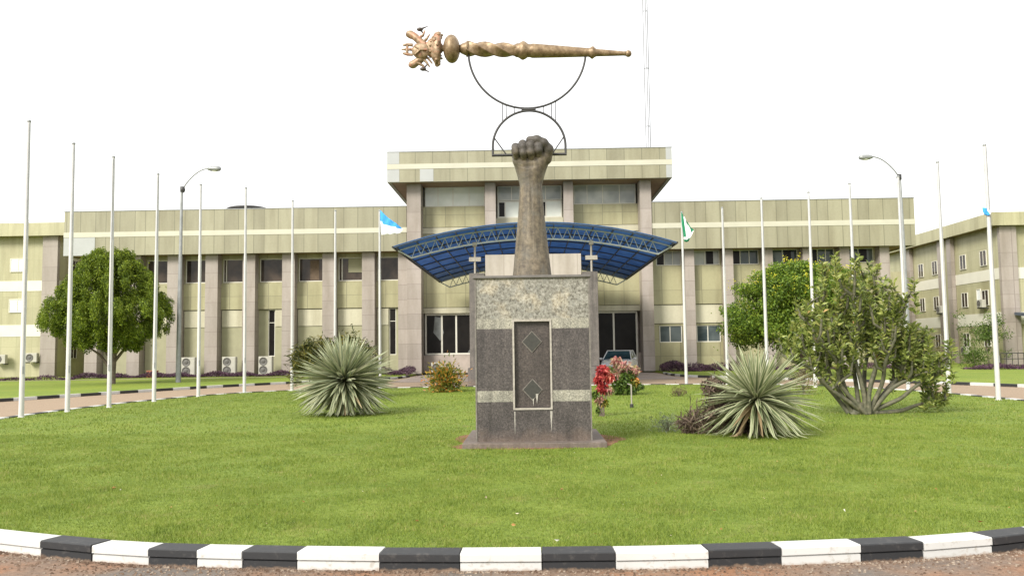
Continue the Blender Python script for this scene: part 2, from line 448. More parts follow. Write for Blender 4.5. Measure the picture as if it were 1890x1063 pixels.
g = MB(); g.prism(ISL_IN, -.13, 0.0); struct(g.build('lawn', M['lawn']))

def resample(path, closed):
    L = [0]; P = list(path)+([path[0]] if closed else [])
    for i in range(1, len(P)): L.append(L[-1]+(P[i]-P[i-1]).length)
    def at(s):
        s = min(max(s, 0), L[-1]-1e-6)
        i = int(np.searchsorted(L, s, side='right'))-1
        return P[i].lerp(P[i+1], (s-L[i])/(L[i+1]-L[i]))
    return at, L[-1], P, L
def nearest_s(P, L, q):
    best = (1e9, 0)
    for i in range(len(P)-1):
        d = P[i+1]-P[i]; t_ = max(0, min(1, (q-P[i]).dot(d)/d.dot(d))); r = (P[i]+d*t_-q).length
        if r < best[0]: best = (r, L[i]+t_*d.length)
    return best[1]
def kerb(name, path, closed, cuts, first_white, prof):
    """kerb stones painted alternately white and black; prof: (inward offset, height)"""
    at, Lt, P, L = resample(path, closed); g = MB(); white = first_white
    for s0, s1 in zip(cuts[:-1], cuts[1:]):
        k = max(2, int((s1-s0)/.35)+1); rings = []
        jz = rnd.uniform(-.004, .004); jo = rnd.uniform(-.006, .006)
        for i in range(k):
            s_ = s0+.004+(s1-s0-.008)*i/(k-1); c = at(s_ % Lt if closed else s_)
            tn = (at((s_+.05) % Lt if closed else min(s_+.05, Lt))-at((s_-.05) % Lt if closed else max(s_-.05, 0))).normalized()
            nn = Vector((-tn.y, tn.x, 0))
            rings.append([(c.x+nn.x*(d+jo), c.y+nn.y*(d+jo), z+(jz if z > -.1 else 0)) for d, z in prof])
        m = len(prof); b = g.addv([q for r in rings for q in r]); mi = 0 if white else 1
        for i in range(k-1):
            for j in range(m-1):
                g.face([b+i*m+j, b+(i+1)*m+j, b+(i+1)*m+j+1, b+i*m+j+1], mi)
        g.face([b+j for j in range(m)], mi); g.face([b+(k-1)*m+m-1-j for j in range(m)], mi)
        white = not white
    return struct(g.build(name, [M['kerbW'], M['kerbB']]))
PROF = [(.010, -.14), (.010, -.046), (.024, -.042), (.024, -.034), (.0, -.030), (0, .022), (.008, .03), (.215, .03), (.222, .02), (.222, -.13)]
atI, LI, PI_, LL = resample(ISL, True)
bx = [-70, 75, 168, 273, 363, 447, 547, 700, 848, 1000, 1136, 1308, 1443, 1590, 1705, 1832]
def px_of(p):
    q_ = cam_m.to_3x3().transposed() @ (Vector((p.x, p.y, .022))-Vector((0, 0, CAMZ))); return 945+FPX*q_.x/-q_.z
sg_ = np.linspace(-5.5, 5.5, 1101); pxs = np.array([px_of(atI(a % LI)) for a in sg_])
ss = [float(np.interp(u, pxs, sg_)) for u in bx]   # signed distances from the nearest point of the kerb
cuts = list(ss)
while cuts[-1] < LI+ss[0]-1.3 or len(cuts) % 2 == 1: cuts.append(cuts[-1]+rnd.uniform(.52, .66))
cuts.append(LI+ss[0])
off = -cuts[0]
def shift_path(path, s0):
    at, Lt, P, L = resample(path, True)
    return [at((s0+Lt*i/700) % Lt) for i in range(700)]
kerb('kerb', shift_path(ISL, cuts[0] % LI), True, [c+off for c in cuts], True, PROF)

# outer kerbs and lawns; the lane between the kerbs is the road
left_k = spline([(-24, 14), (-22.3, 24), (-20.2, 30.5), (-18.4, 35.5), (-17.0, 39.2), (-15.2, 42.8), (-13.1, 46), (-10.6, 48.6), (-8.4, 51.2), (-7.9, 55)], False)
right_k = spline([(23, 14), (21.5, 24), (19.4, 31.5), (17.9, 35.2), (15.9, 38.5), (12.7, 43.2), (10.4, 46.6), (9.1, 48.6), (8.6, 51.5), (8.6, 55)], False)
PR2 = [(0, -.14), (0, .012), (.008, .02), (.17, .02), (.18, .01), (.18, -.13)]
def even(path, step):
    at, Lt, P, L = resample(path, False); n = int(Lt/step); return [Lt*i/n for i in range(n+1)]
kerb('kerb', left_k, False, even(left_k, 1.02), True, PR2)
rk = list(reversed(right_k)); kerb('kerb', rk, False, even(rk, 1.02), True, PR2)
def offset_open(path, d):
    out = []
    for i in range(len(path)):
        t_ = (path[min(i+1, len(path)-1)]-path[max(i-1, 0)]).normalized(); out.append(path[i]+Vector((-t_.y, t_.x, 0))*d)
    return out
lo = offset_open(left_k, .17); ro = offset_open(right_k, -.17)
def sheet(poly, z0, z1, name, m):
    g = MB(); g.prism(poly, z0, z1); return struct(g.build(name, m))
sheet([(p.x, p.y) for p in lo]+[(-8.0, 59.3), (-60, 59.3), (-60, 14)], -.13, -.01, 'lawn', M['far_lawn'])
sheet([(60, 14), (60, 59.3), (8.7, 59.3)]+[(p.x, p.y) for p in reversed(ro)], -.13, -.01, 'lawn', M['far_lawn'])
g = MB(); g.box(-60, -32.5, 59.3, 120, -.15, -.012); struct(g.build('lawn', M['far_lawn']))
g = MB(); g.box(26.5, 60, 59.3, 120, -.15, -.012); struct(g.build('lawn', M['far_lawn']))
g = MB(); g.v = [(-7.7, 46, -.095), (8.4, 46, -.095), (8.4, 59.4, -.095), (-7.7, 59.4, -.095)]; g.face([0, 1, 2, 3])
struct(g.build('forecourt', M['apron']))
g = MB(); g.v = [(-60, 52.2, -.004), (-14, 55.6, -.004), (-14, 56.3, -.004), (-60, 53.1, -.004)]; g.face([0, 1, 2, 3])
struct(g.build('footpath', M['apron']))

# ================================================================= BUILDINGS
FRONT = lambda Y: ((0, Y), (1, 0), (0, 1))
def window(parent, fr, a0, a1, z0, z1, pane, mull=(), transom=(), fw=.06, depth=.12, name='window'):
    f = MB(); d0, d1 = depth-.03, depth+.04
    f.fbox(fr, a0, a1, d0, d1, z0, z0+fw); f.fbox(fr, a0, a1, d0, d1, z1-fw, z1)
    f.fbox(fr, a0, a0+fw, d0, d1, z0+fw, z1-fw); f.fbox(fr, a1-fw, a1, d0, d1, z0+fw, z1-fw)
    for m_ in mull: f.fbox(fr, a0+(a1-a0)*m_-fw*.5, a0+(a1-a0)*m_+fw*.5, d0+.004, d1, z0+fw, z1-fw)
    for m_ in transom: f.fbox(fr, a0+fw, a1-fw, d0+.008, d1, z0+(z1-z0)*m_-fw*.4, z0+(z1-z0)*m_+fw*.4)
    o = f.build(name, M['frame'], parent)
    g = MB(); g.fbox(fr, a0+fw*.6, a1-fw*.6, depth+.005, depth+.03, z0+fw*.6, z1-fw*.6); g.build('pane', M[pane], o)
    return o
def bandwall(mb, fr, a0, a1, thick, z0, z1, holes, mi, d=0):
    """wall band with rectangular openings"""
    if not holes: mb.fbox(fr, a0, a1, d, thick, z0, z1, mi); return
    hz0 = min(h[2] for h in holes); hz1 = max(h[3] for h in holes)
    if hz0 > z0: mb.fbox(fr, a0, a1, d, thick, z0, hz0, mi)
    if hz1 < z1: mb.fbox(fr, a0, a1, d, thick, hz1, z1, mi)
    x = a0
    for h in sorted(holes):
        if h[0] > x: mb.fbox(fr, x, h[0], d, thick, hz0, hz1, mi)
        x = h[1]
    if x < a1: mb.fbox(fr, x, a1, d, thick, hz0, hz1, mi)

main = empty('office_building', (0, 60, 0), 'wide two storey olive panelled office block with a taller central bay behind the fist monument', 'building')
WL = [-31.45, -28.4, -25.55, -22.8, -20.1, -17.25, -14.35, -11.5, -8.75]
WR = [8.75, 11.4, 14.15, 16.95, 19.74, 22.35, 25.15]
fr = FRONT(60.45)
wall = MB()
lw0, lw1, rw0, rw1 = -31.95, -8.4, 8.5, 25.55
# left wing bands
slits = [(-18.95, -18.45, 1.35, 4.72), (-10.15, -9.65, 1.35, 4.72)]
holesL = [(WL[i]+.47, WL[i+1]-.46, 6.72, 8.45) for i in range(8)]
bandwall(wall, fr, lw0, lw1, .25, 0, 4.72, slits, 2, .05)
wall.fbox(fr, lw0, lw1, -.14, .3, 4.76, 6.6, 0)
bandwall(wall, fr, lw0, lw1, .3, 6.6, 8.75, holesL, 0, 0)
for i in range(8):
    a0, a1 = WL[i]+.5, WL[i+1]-.5
    hs = [h for h in slits if a0 < h[0] < a1]
    if hs and hs[0][0] < -15: a0 = hs[0][1]+.04
    elif hs: a1 = hs[0][0]-.04
    wall.fbox(fr, a0, a1, -.06, .048, 3.5, 4.7, 1)
    wall.fbox(fr, a0, a1, -.012, .046, 0.2, 3.46, 2)
# right wing bands
holesR = [(WR[i]+.42, WR[i+1]-.42, 7.5, 8.55) for i in range(6)]
holesR2 = [(WR[i]+.5, WR[i+1]-.45, 1.97, 3.18) for i in range(6)]
bandwall(wall, fr, rw0, rw1, .25, 0, 3.3, holesR2, 0, .03)
wall.fbox(fr, rw0, rw1, -.05, .25, 3.34, 4.66, 1)
wall.fbox(fr, rw0, rw1, -.14, .3, 4.70, 7.42, 0)
bandwall(wall, fr, rw0, rw1, .3, 7.42, 8.6, holesR, 0, 0)
# central bay
CX = [-8.12, -2.68, 2.86, 8.3]
cf = FRONT(60.2)
holesC = [(-7.5, -3.15, 12.02, 13.3), (-2.25, 2.45, 11.1, 13.3), (3.3, 7.8, 12.02, 13.3)]
bandwall(wall, cf, -8.4, 8.5, 1.1, 10.55, 13.5, [], 0, .8)
wall.fbox(cf, -8.4, -2.3, 0, .3, 10.5, 12.0, 0); wall.fbox(cf, 2.5, 8.5, 0, .3, 10.5, 12.0, 0)
wall.fbox(cf, -2.3, 2.5, 0, .3, 10.5, 11.1, 1)
wall.fbox(cf, -8.4, 8.5, -.03, .3, 10.02, 10.46, 1)
wall.fbox(cf, -8.4, 8.5, 0, .3, 4.7, 9.98, 0)
wall.fbox(cf, -8.4, 8.5, -.06, .3, 4.27, 4.66, 1)
wall.fbox(cf, -8.4, 8.5, .8, 1.1, 0, 4.27, 3)
wall.fbox(cf, -8.4, -1.9, -.02, .3, 0, 1.28, 3); wall.fbox(cf, 7.7, 8.5, -.02, .3, 0, 1.28, 3)
# side and rear walls
for (x0, x1) in ((-31.95, -31.65), (25.25, 25.54)): wall.box(x0, x1, 60.75, 80, 0, 8.72, 0)
wall.box(-31.95, 25.54, 80.003, 80.3, 0, 8.72, 0)
for x0 in (-8.4, 8.2): wall.box(x0, x0+.3, 60.51, 74, 8.9, 13.46, 0)
wall.box(-8.4, 8.5, 74.003, 74.3, 8.9, 13.46, 0)
wall.build('wall', [M['olive'], M['cream'], M['recess'], M['pinkwall']], main)
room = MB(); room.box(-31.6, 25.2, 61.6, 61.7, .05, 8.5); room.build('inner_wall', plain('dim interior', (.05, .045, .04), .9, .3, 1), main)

def fascia(parent, x0, x1, y0, z0, z1, zb, m, back, edge=True):
    f = MB()
    f.box(x0, x1, y0, y0+.25, z0, zb-.002, 0); f.box(x0, x1, y0, y0+.25, zb+.36, z1, 0)
    for x in (x0, x1-.25): f.box(x, x+.25, y0+.25, back, z0, z1, 0)
    o = f.build('fascia', m, parent)
    b = MB(); b.box(x0-.02, x1+.02, y0-.025, y0+.27, zb, zb+.358); b.build('fascia_band', M['creamband'], o)
    s = MB(); s.box(x0+.25, x1-.25, y0+.25, back, z0+.05, z0+.15); s.build('soffit', M['soffit'], parent)
    c = MB(); c.box(x0-.03, x1+.03, y0-.03, y0+.3, z1, z1+.05); c.build('coping', M['galv'], o)
    r = MB(); r.box(x0+.25, x1-.25, y0+.25, back, z1-.6, z1-.45); r.build('roof', M['roof'], parent)
fascia(main, -33.25, -8.66, 59.0, 8.68, 11.86, 10.0, M['fascia'], 80)
fascia(main, 8.72, 27.1, 59.0, 8.52, 11.86, 10.0, M['fascia'], 80)
fascia(main, -9.85, 10.07, 58.0, 13.40, 15.53, 14.32, M['fascia2'], 74.4)
wp = MB()
for (x0, x1) in ((-33.26, -31.0),): wp.box(x0, x1, 58.985, 59.2, 8.69, 9.98)
fpm = plain('faded white panel', (.36, .37, .36), .5, .04, 1); wp.build('faded_panel', fpm, main)
for (x0, x1, z0, z1) in ((-9.86, -9.0, 13.42, 14.30), (-9.86, -9.0, 14.69, 15.52), (-7.55, -6.6, 13.42, 14.30), (9.66, 10.08, 14.69, 15.52), (9.66, 10.08, 13.42, 14.30)):
    wp = MB(); wp.box(x0, x1, 57.985, 58.1, z0, z1); wp.build('faded_panel', fpm, main)
sb = MB(); sb.box(-33.0, -31.7, 60.6, 79, 8.2, 8.5); sb.build('soffit', M['soffit'], main)

for x in WL[:-1]:
    p_ = MB(); p_.box(x-.45, x+.45, 59.6, 60.6, 0, 8.7); p_.build('pilaster', M['pil'], main)
for x in WR[1:]:
    p_ = MB(); p_.box(x-.34, x+.34, 59.6, 60.6, 0, 8.54); p_.build('pilaster', M['pil'], main)
for i, (x, wd) in enumerate(zip(CX, (.5, .38, .34, .4))):
    p_ = MB(); z0 = 0 if i in (0, 3) else 9.99
    p_.box(x-wd, x+wd, 58.9, 60.9, z0, 13.44); p_.build('pilaster', M['pil'], main)
p_ = MB(); p_.box(-9.36, -8.63, 59.6, 60.6, 0, 8.7); p_.build('pilaster', M['pil'], main)
p_ = MB(); p_.box(-2.68-.35, -2.68+.35, 59.9, 60.5, 0, 4.26); p_.build('pilaster', M['pil'], main)
for i, h in enumerate(holesL):
    w_ = window(main, fr, h[0]+.02, h[1]-.02, h[2], h[3], 'glass', (.14,) if i % 3 == 0 else (.93,), (), .07, .16)
    if i == 6:
        c_ = MB(); c_.fbox(fr, h[0]+.75, h[1]-.1, .10, .13, 7.35, 8.35); c_.build('blind', M['recess'], w_)
    if i == 5:
        c_ = MB(); c_.fbox(fr, h[0]+.85, h[0]+1.5, .152, .16, 6.85, 8.3); c_.build('curtain', plain('brown curtain', (.13, .09, .06), .8, .2), w_)
for i, h in enumerate(holesR):
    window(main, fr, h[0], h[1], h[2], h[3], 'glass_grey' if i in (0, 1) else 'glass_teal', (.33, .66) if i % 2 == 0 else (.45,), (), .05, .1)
    d_ = MB(); x0 = h[0]+(.08 if i % 2 == 0 else (h[1]-h[0])*.5)
    d_.fbox(fr, x0, x0+(h[1]-h[0])*.27, .095, .104, h[2]+.06, h[3]-.06); d_.build('open_sash', M['glass_black'], main)
for i, h in enumerate(holesR2):
    window(main, fr, h[0]+.04, h[1]-.04, h[2], h[3], 'glass_teal', (.47,), (), .06, .12)
for h in slits: window(main, fr, h[0], h[1], h[2], h[3], 'glass_black', (), (.72,), .05, .12)
for a, b, k in ((-7.5, -3.15, 'glass_blind'), (3.3, 7.8, 'glass_grey')):
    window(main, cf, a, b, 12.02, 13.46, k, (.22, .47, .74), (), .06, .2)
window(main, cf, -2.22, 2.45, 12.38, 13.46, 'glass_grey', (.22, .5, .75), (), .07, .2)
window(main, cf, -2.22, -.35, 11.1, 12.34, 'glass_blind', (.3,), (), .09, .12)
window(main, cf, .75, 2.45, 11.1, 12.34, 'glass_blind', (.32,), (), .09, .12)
for x0 in (-2.1, .84):
    d_ = MB(); d_.fbox(cf, x0, x0+.42, .1, .118, 11.22, 12.24); d_.build('open_sash', M['glass_black'], main)
window(main, cf, -7.55, -3.05, 1.3, 4.25, 'glass_black', (.27, .5, .75), (), .12, .25)
window(main, cf, -2.3, 7.72, .1, 4.25, 'glass_black', (.1, .25, .4, .56, .68, .83), (), .12, .25, 'glazed_entrance')
cu = MB()
cu.v += [(-4.5, 60.44, 1.45), (-3.2, 60.44, 1.45), (-3.55, 60.44, 1.8), (-3.85, 60.44, 2.4), (-4.15, 60.44, 1.9)]; n0 = len(cu.v)-5
cu.face([n0, n0+1, n0+2, n0+3, n0+4]); cmat = plain('pale net curtain', (.16, .17, .165), .8, .3, 2); cu.build('curtain', cmat, main)
cu = MB(); n0 = cu.addv([(-6.95, 60.435, 2.9), (-6.45, 60.435, 2.3), (-6.2, 60.435, 2.9), (-6.35, 60.435, 3.5), (-6.3, 60.435, 3.95), (-6.85, 60.435, 4.05)]); cu.face([n0+i for i in range(6)]); cu.build('curtain', cmat, main)
dm = MB(); c_ = H(457, 384, 70); dm.ball((c_.x, 70, c_.z-.12), (1.75, 1.5, .26), 20); dm.tube([(c_.x, 70, 11.2), (c_.x, 70, c_.z)], .2, 8); dm.build('roof_dome', M['steel_dark'], main)

# annexes on either side
def annex(sgn, X, ztop, label):
    root = empty('annex_building', (X, 64, 0), label, 'building')
    xo = X+sgn*26
    w_ = MB()
    sf = ((X, 64.0), (0, 1), (sgn, 0)); ff = ((X, 64.0), (sgn, 0), (0, 1))
    rows = [(1.35, 2.45), (4.55, 5.75), (7.65, 8.85)] if sgn > 0 else [(1.35, 2.45), (4.95, 6.0), (8.1, 9.15)]
    bands = [(3.0, 3.95), (6.45, 7.3)] if sgn > 0 else [(3.1, 4.0), (6.6, 7.4)]
    w_.fbox(sf, 0, 30, 0, .3, 0, ztop-.9, 0); w_.fbox(ff, .3, 26, 0, .3, 0, ztop-.9, 0)
    w_.fbox(sf, 15.2, 15.5, -12, 0, 0, 8.4, 0)
    w_.build('wall', [M['annex']], root)
    b_ = MB()
    for z0, z1 in bands: b_.fbox(sf, 0, 15.1, -.03, 0, z0, z1); b_.fbox(ff, -.03, 26, -.03, 0, z0, z1)
    b_.build('wall_band', plain('white wall band', (.62, .60, .51), .5, .05, 1), root)
    f_ = MB()
    f_.fbox(sf, -.8, 30, -.8, -.55, ztop-1.0, ztop); f_.fbox(ff, -.548, 26, -.8, -.55, ztop-1.0, ztop)
    f_.build('fascia', M['annex'], root)
    s_ = MB(); s_.fbox(sf, -.55, 30, -.55, 12, ztop-.95, ztop-.88); s_.build('soffit', M['soffit'], root)
    r_ = MB(); r_.fbox(sf, -.5, 30, -.5, 25, ztop-.4, ztop-.3); r_.build('roof', M['roof'], root)
    p = []
    for a, b in ((6.6, 7.3), (8.2, 8.9), (14.2, 15.0)):
        q = MB(); q.fbox(sf, a, b, -.35, -.031, 0, ztop-1.0); q.build('pilaster', M['pil'], root)
    q = MB(); q.fbox(sf, 7.3, 8.2, -.2, -.032, 0, ztop-1.0); q.build('pilaster', M['recess'], root)
    for a, b in (((-.1, 1.15), (9, 9.7)) if sgn > 0 else ((-.02, 1.15), (9, 9.7))):
        q = MB(); q.fbox(ff, a, b, -.36, -.031, 0, ztop-1.0); q.build('pilaster', M['pil'], root)
    for i, (z0, z1) in enumerate(rows):
        for a in (1.7, 4.8, 9.6, 12.2):
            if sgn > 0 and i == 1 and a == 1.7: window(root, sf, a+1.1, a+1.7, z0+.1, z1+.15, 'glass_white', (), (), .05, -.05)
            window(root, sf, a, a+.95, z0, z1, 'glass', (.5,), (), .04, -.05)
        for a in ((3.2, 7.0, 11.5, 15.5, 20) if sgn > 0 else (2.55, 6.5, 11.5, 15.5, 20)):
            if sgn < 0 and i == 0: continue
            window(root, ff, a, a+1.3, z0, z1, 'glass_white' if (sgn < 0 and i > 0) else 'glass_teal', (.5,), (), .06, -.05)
    return root, sf, ff
annexL, sfL, ffL = annex(-1, -36.35, 11.8, 'olive annex with cream bands at the left edge of the photo')
annexR, sfR, ffR = annex(1, 35.6, 11.42, 'three storey olive annex with cream bands at the right edge of the photo')
pr = MB()
pr.v = [(36.2, 57.6, 3.2), (44, 57.6, 3.2), (44, 63.5, 3.9), (36.2, 63.5, 3.9), (36.2, 57.6, 3.0), (44, 57.6, 3.0), (44, 63.5, 3.7), (36.2, 63.5, 3.7)]
for q in ((0, 1, 2, 3), (7, 6, 5, 4), (0, 4, 5, 1), (1, 5, 6, 2), (2, 6, 7, 3), (3, 7, 4, 0)): pr.face(list(q))
pr.build('porch_roof', plain('blue grey porch sheet', (.07, .085, .11), .5, .2, 1), annexR)
pc = MB(); pc.box(37.0, 38.0, 58.2, 59.2, 0, 3.05); pc.build('porch_column', M['pil'], annexR)
rl = MB()
for i in range(9): rl.tube([(33.2+i*.4, 60.2, 0), (33.2+i*.4, 60.2, .9)], .025, 5)
rl.tube([(33.2, 60.2, .9), (36.6, 60.2, .9)], .03, 5); rl.tube([(33.2, 60.2, .5), (36.6, 60.2, .5)], .025, 5)
tag(rl.build('railing', M['steel_dark']), 'dark metal railing beside the porch of the right annex', 'railing')

# air conditioners
def ac_twin(loc, label):
    r = empty('air_conditioner', loc, label, 'air conditioner', 'outdoor air conditioner units along the building')
    b = MB(); b.box(-.48, .48, -.2, .2, .08, 1.36); b.box(-.42, -.3, -.2, .2, 0, .079); b.box(.3, .42, -.2, .2, 0, .079)
    c = b.build('casing', M['ac'], r, .02, rel=False)
    for z in (.42, 1.02):
        g_ = MB(); g_.lathe((-.14, -.2, z), (0, -1, 0), [(0, .29), (.02, .29), (.025, .26), (.012, .25), (.012, .09), (.03, .08)], 20)
        g_.build('fan_grille', M['grille'], r, rel=False)
    pn = MB(); pn.box(.24, .44, -.212, -.2, .16, 1.3); pn.build('side_panel', M['ac'], r, rel=False)
    return r
def ac_single(loc, label, rz=0, s=1.0):
    r = empty('air_conditioner', loc, label, 'air conditioner', 'outdoor air conditioner units along the building', rz)
    b = MB(); b.box(-.45*s, .45*s, -.16, .16, 0, .68*s); b.build('casing', M['ac'], r, .02, rel=False)
    g_ = MB(); g_.lathe((-.1*s, -.16, .34*s), (0, -1, 0), [(0, .28*s), (.02, .28*s), (.025, .24*s), (.01, .23*s), (.01, .08*s), (.03, .07*s)], 20)
    g_.build('fan_grille', M['grille'], r, rel=False)
    k = MB(); k.box(-.4*s, -.34*s, -.16, .36, -.08, -.002); k.box(.34*s, .4*s, -.16, .36, -.08, -.002); k.build('bracket', M['steel_dark'], r, rel=False)
    return r
for u, lab in ((349, 'twin fan air conditioner standing just right of the left street lamp'), (424, 'twin fan air conditioner, middle one of the three at the left wing foot'), (491, 'twin fan air conditioner below the narrow dark slit window of the left wing')):
    p = H(u, 680, 59.2); ac_twin((p.x, 59.2, 0), lab)
p = H(808, 685, 59.4); ac_single((p.x, 59.4, .1), 'single fan air conditioner under the dark ground floor window left of the monument')
p = H(61, 668, 63.7); ac_single((p.x, 63.55, p.z), 'white air conditioner low on the left annex wall beside its stone pilaster')
p = H(3, 671, 63.7); ac_single((p.x, 63.55, p.z), 'air conditioner on the left annex wall cut by the left edge of the photo')
for y_, z_, lab in ((72.8, 4.25, 'air conditioner between two middle floor windows of the right annex, far one'), (66.2, 4.4, 'air conditioner under the white pane of the right annex middle floor'), (69.0, .75, 'white air conditioner low on the right annex wall beside a white flagpole')):
    ac_single((35.24, y_, z_), lab, -math.pi/2, .9)

p = G(272, 697); bxm = MB(); bxm.box(p.x-.3, p.x+.3, 58.3, 58.8, -.01, .42); bxm.box(p.x-.34, p.x+.34, 58.26, 58.84, .42, .48)
tag(bxm.build('planter_box', M['clay'], bevel=.015), 'small brown clay box at the foot of the left wing', 'planter')

# ---------------- antenna mast behind the roof
mp = H(1197, 269, 84)
mast = empty('antenna_mast', (mp.x, 84, 0), 'thin guyed lattice mast rising behind the central roof', 'mast')
q = MB()
for a in range(3):
    an = a*2*math.pi/3+.5; q.tube([(mp.x+.26*math.cos(an), 84+.26*math.sin(an), 12), (mp.x+.26*math.cos(an), 84+.26*math.sin(an), 48)], .045, 6)
q.build('mast_leg', M['mast'], mast)
q = MB()
for i in range(36):
    if i % 6: continue
    for a in range(3):
        an = a*2*math.pi/3+.5; a2 = an+2*math.pi/3; z = 12+i
        q.tube([(mp.x+.26*math.cos(an), 84+.26*math.sin(an), z), (mp.x+.26*math.cos(a2), 84+.26*math.sin(a2), z)], .02, 4)
q.build('mast_bracing', M['mast'], mast)

# ================================================================= ENTRANCE CANOPY
can = empty('entrance_canopy', (.27, 38.5, 0), 'arched blue translucent sheet canopy on white trusses in front of the entrance', 'canopy')
CXC, HW, ZE, ZP = .27, 6.55, 6.38, 7.42
def arc_z(x, e=ZE, p=ZP, hw=HW): return p-(p-e)*((x-CXC)/hw)**2
t = NT('blue translucent roof sheet'); ps = t.pos(); sx = t.n('ShaderNodeSeparateXYZ'); t.l(ps, sx.inputs[0])
rib = t.math('SINE', t.math('MULTIPLY', sx.outputs[0], 40))
dirt = t.noise(1.5, 4, ps); col = t.ramp(dirt, [(.3, (.085, .19, .38)), (.7, (.15, .29, .52))])
t.set(col, .45); tr = t.n('ShaderNodeBsdfTranslucent'); t.l(col, tr.inputs[0]); mx = t.n('ShaderNodeMixShader'); mx.inputs[0].default_value = .55
t.l(t.b.outputs[0], mx.inputs[1]); t.l(tr.outputs[0], mx.inputs[2]); t.l(mx.outputs[0], t.out.inputs[0]); t.bump(rib, .3, .01)
M['bluesheet'] = t.m
q = MB(); N = 40
for side in (0, 1):
    for i in range(N+1):
        x = CXC-HW+2*HW*i/N; z = arc_z(x)+(.03 if side else 0)
        q.v += [(x, 38.3, z), (x, 58.6, z)]
for i in range(N):
    a = 2*i; b = 2*(N+1)+2*i
    q.face([a, a+1, a+3, a+2], 0, True); q.face([b, b+2, b+3, b+1], 0, True)
    q.face([a, a+2, b+2, b]); q.face([a+1, b+1, b+3, a+3])
q.face([0, 2*(N+1), 2*(N+1)+1, 1]); q.face([2*N, 2*N+1, 2*(N+1)+2*N+1, 2*(N+1)+2*N])
q.build('roof_sheet', M['bluesheet'], can)
def arcpts(y, dz, hw, n=32, e=ZE, p=ZP): return [(CXC-hw+2*hw*i/n, y, arc_z(CXC-hw+2*hw*i/n)+dz) for i in range(n+1)]
M['truss'] = plain('pale blue white truss paint', (.52, .57, .58), .4, .1)
M['purlin'] = plain('dark blue purlin', (.06, .085, .13), .5, .1)
for k, y in enumerate((39.4, 58.2)):
    q = MB(); q.tube(arcpts(y, -.07, HW-.1), .04, 6)
    lo_ = [(CXC-(HW-.75)+2*(HW-.75)*i/24, y, arc_z(CXC-(HW-.75)+2*(HW-.75)*i/24)-.62) for i in range(25)]
    q.tube([(CXC-HW+.1, y, arc_z(CXC-HW+.1)-.07)]+lo_+[(CXC+HW-.1, y, arc_z(CXC+HW-.1)-.07)], .045, 6)
    n = 26
    for i in range(n):
        xa = CXC-(HW-.75)+2*(HW-.75)*i/n; xb = CXC-(HW-.75)+2*(HW-.75)*(i+1)/n; xm = (xa+xb)/2
        q.tube([(xa, y, arc_z(xa)-.62), (xm, y, arc_z(xm)-.09)], .021, 4); q.tube([(xm, y, arc_z(xm)-.09), (xb, y, arc_z(xb)-.62)], .021, 4)
    q.build('truss', M['truss'], can)
q = MB()
for i in range(15):
    x = CXC-HW+.15+(2*HW-.3)*i/14; q.box(x-.025, x+.025, 38.34, 58.55, arc_z(x)-.075, arc_z(x)-.006)
q.build('purlin', M['purlin'], can)
q = MB()
for y in (38.36, 41.8, 44.6, 47.4, 50.2, 53.0, 55.8): q.tube(arcpts(y, -.04, HW-.02), .04, 5)
q.build('cross_rib', M['purlin'], can)
for s_ in (-1, 1):
    q = MB(); x = CXC+s_*(HW-.02); q.tube([(x, 38.3, ZE), (x, 58.6, ZE)], .05, 6); q.build('eave_tube', M['steel_dark'], can)
for x in (-2.45, 2.85):
    q = MB(); q.box(x-.36, x+.36, 39.2, 39.92, .78, 5.2); c_ = q.build('column', M['granite_slab'], can, .02)
    q = MB(); q.box(x-.46, x+.46, 39.1, 40.02, -.13, .779); q.build('column_base', M['granite_slab'], c_, .02)
    q = MB(); q.tube([(x+(-.1 if x < 0 else .1), 39.5, 5.2), (x+(-.1 if x < 0 else .1), 39.5, 6.66)], .05, 8); xo_ = x+(-.1 if x < 0 else .1)
    q.box(xo_-.28, xo_+.28, 39.42, 39.6, 5.78, 5.98); q.box(xo_-.1, xo_+.1, 39.36, 39.64, 6.5, 6.68); q.build('post', M['trim'], can)
for x in (-3.1, 3.6):
    q = MB(); q.box(x-.36, x+.36, 56.8, 57.5, -.11, 6.1); q.build('column', M['granite_slab'], can, .02)
q = MB(); q.box(-2.05, 2.45, 39.25, 39.75, 5.02, 6.06)
q.build('beam', cladding('pale pink beam panels', (.42, .375, .33), period=1.15, offs=(0,), zjoints=(), joint=(.3, .26, .22), tint=.03), can, .01)

# ================================================================= PEDESTAL
ped = empty('stone_pedestal', (.05, 15, 0), 'tall speckled and dark granite pedestal with a niche of two diamonds under the fist', 'pedestal')
PX0, PX1, PY0, PY1 = -.91, 1.0, 14.1, 15.75
so_ = MB(); n = 40
ring = []
for i in range(n):
    an = 2*math.pi*i/n; r = 1+.10*math.sin(3*an+1)+.06*math.sin(7*an)+rnd.uniform(-.05, .05)
    c, s_ = math.cos(an), math.sin(an); k = (abs(c)**4+abs(s_)**4)**-.25
    ring.append((.05+1.43*c*k*r, 14.95+1.22*s_*k*(1+(r-1)*.4)))
so_.prism(ring, -.05, .006); struct(so_.build('soil', M['soil']))
q = MB(); q.box(-1.13, 1.23, 13.8, 16.15, -.05, .085); q.build('base_slab', M['granite_slab'], ped, .012)
NX0, NX1, NZ0, NZ1 = -.285, .35, .61, 2.09
bands = [(.085, .735, 'granite_dark', 0), (.735, .92, 'granite_light', .0), (.92, 1.95, 'granite_dark', 0), (1.95, 2.12, 'granite_light', 0), (2.12, 2.8, 'rubble', 0)]
q = MB(); mats = ['granite_dark', 'granite_light', 'rubble']
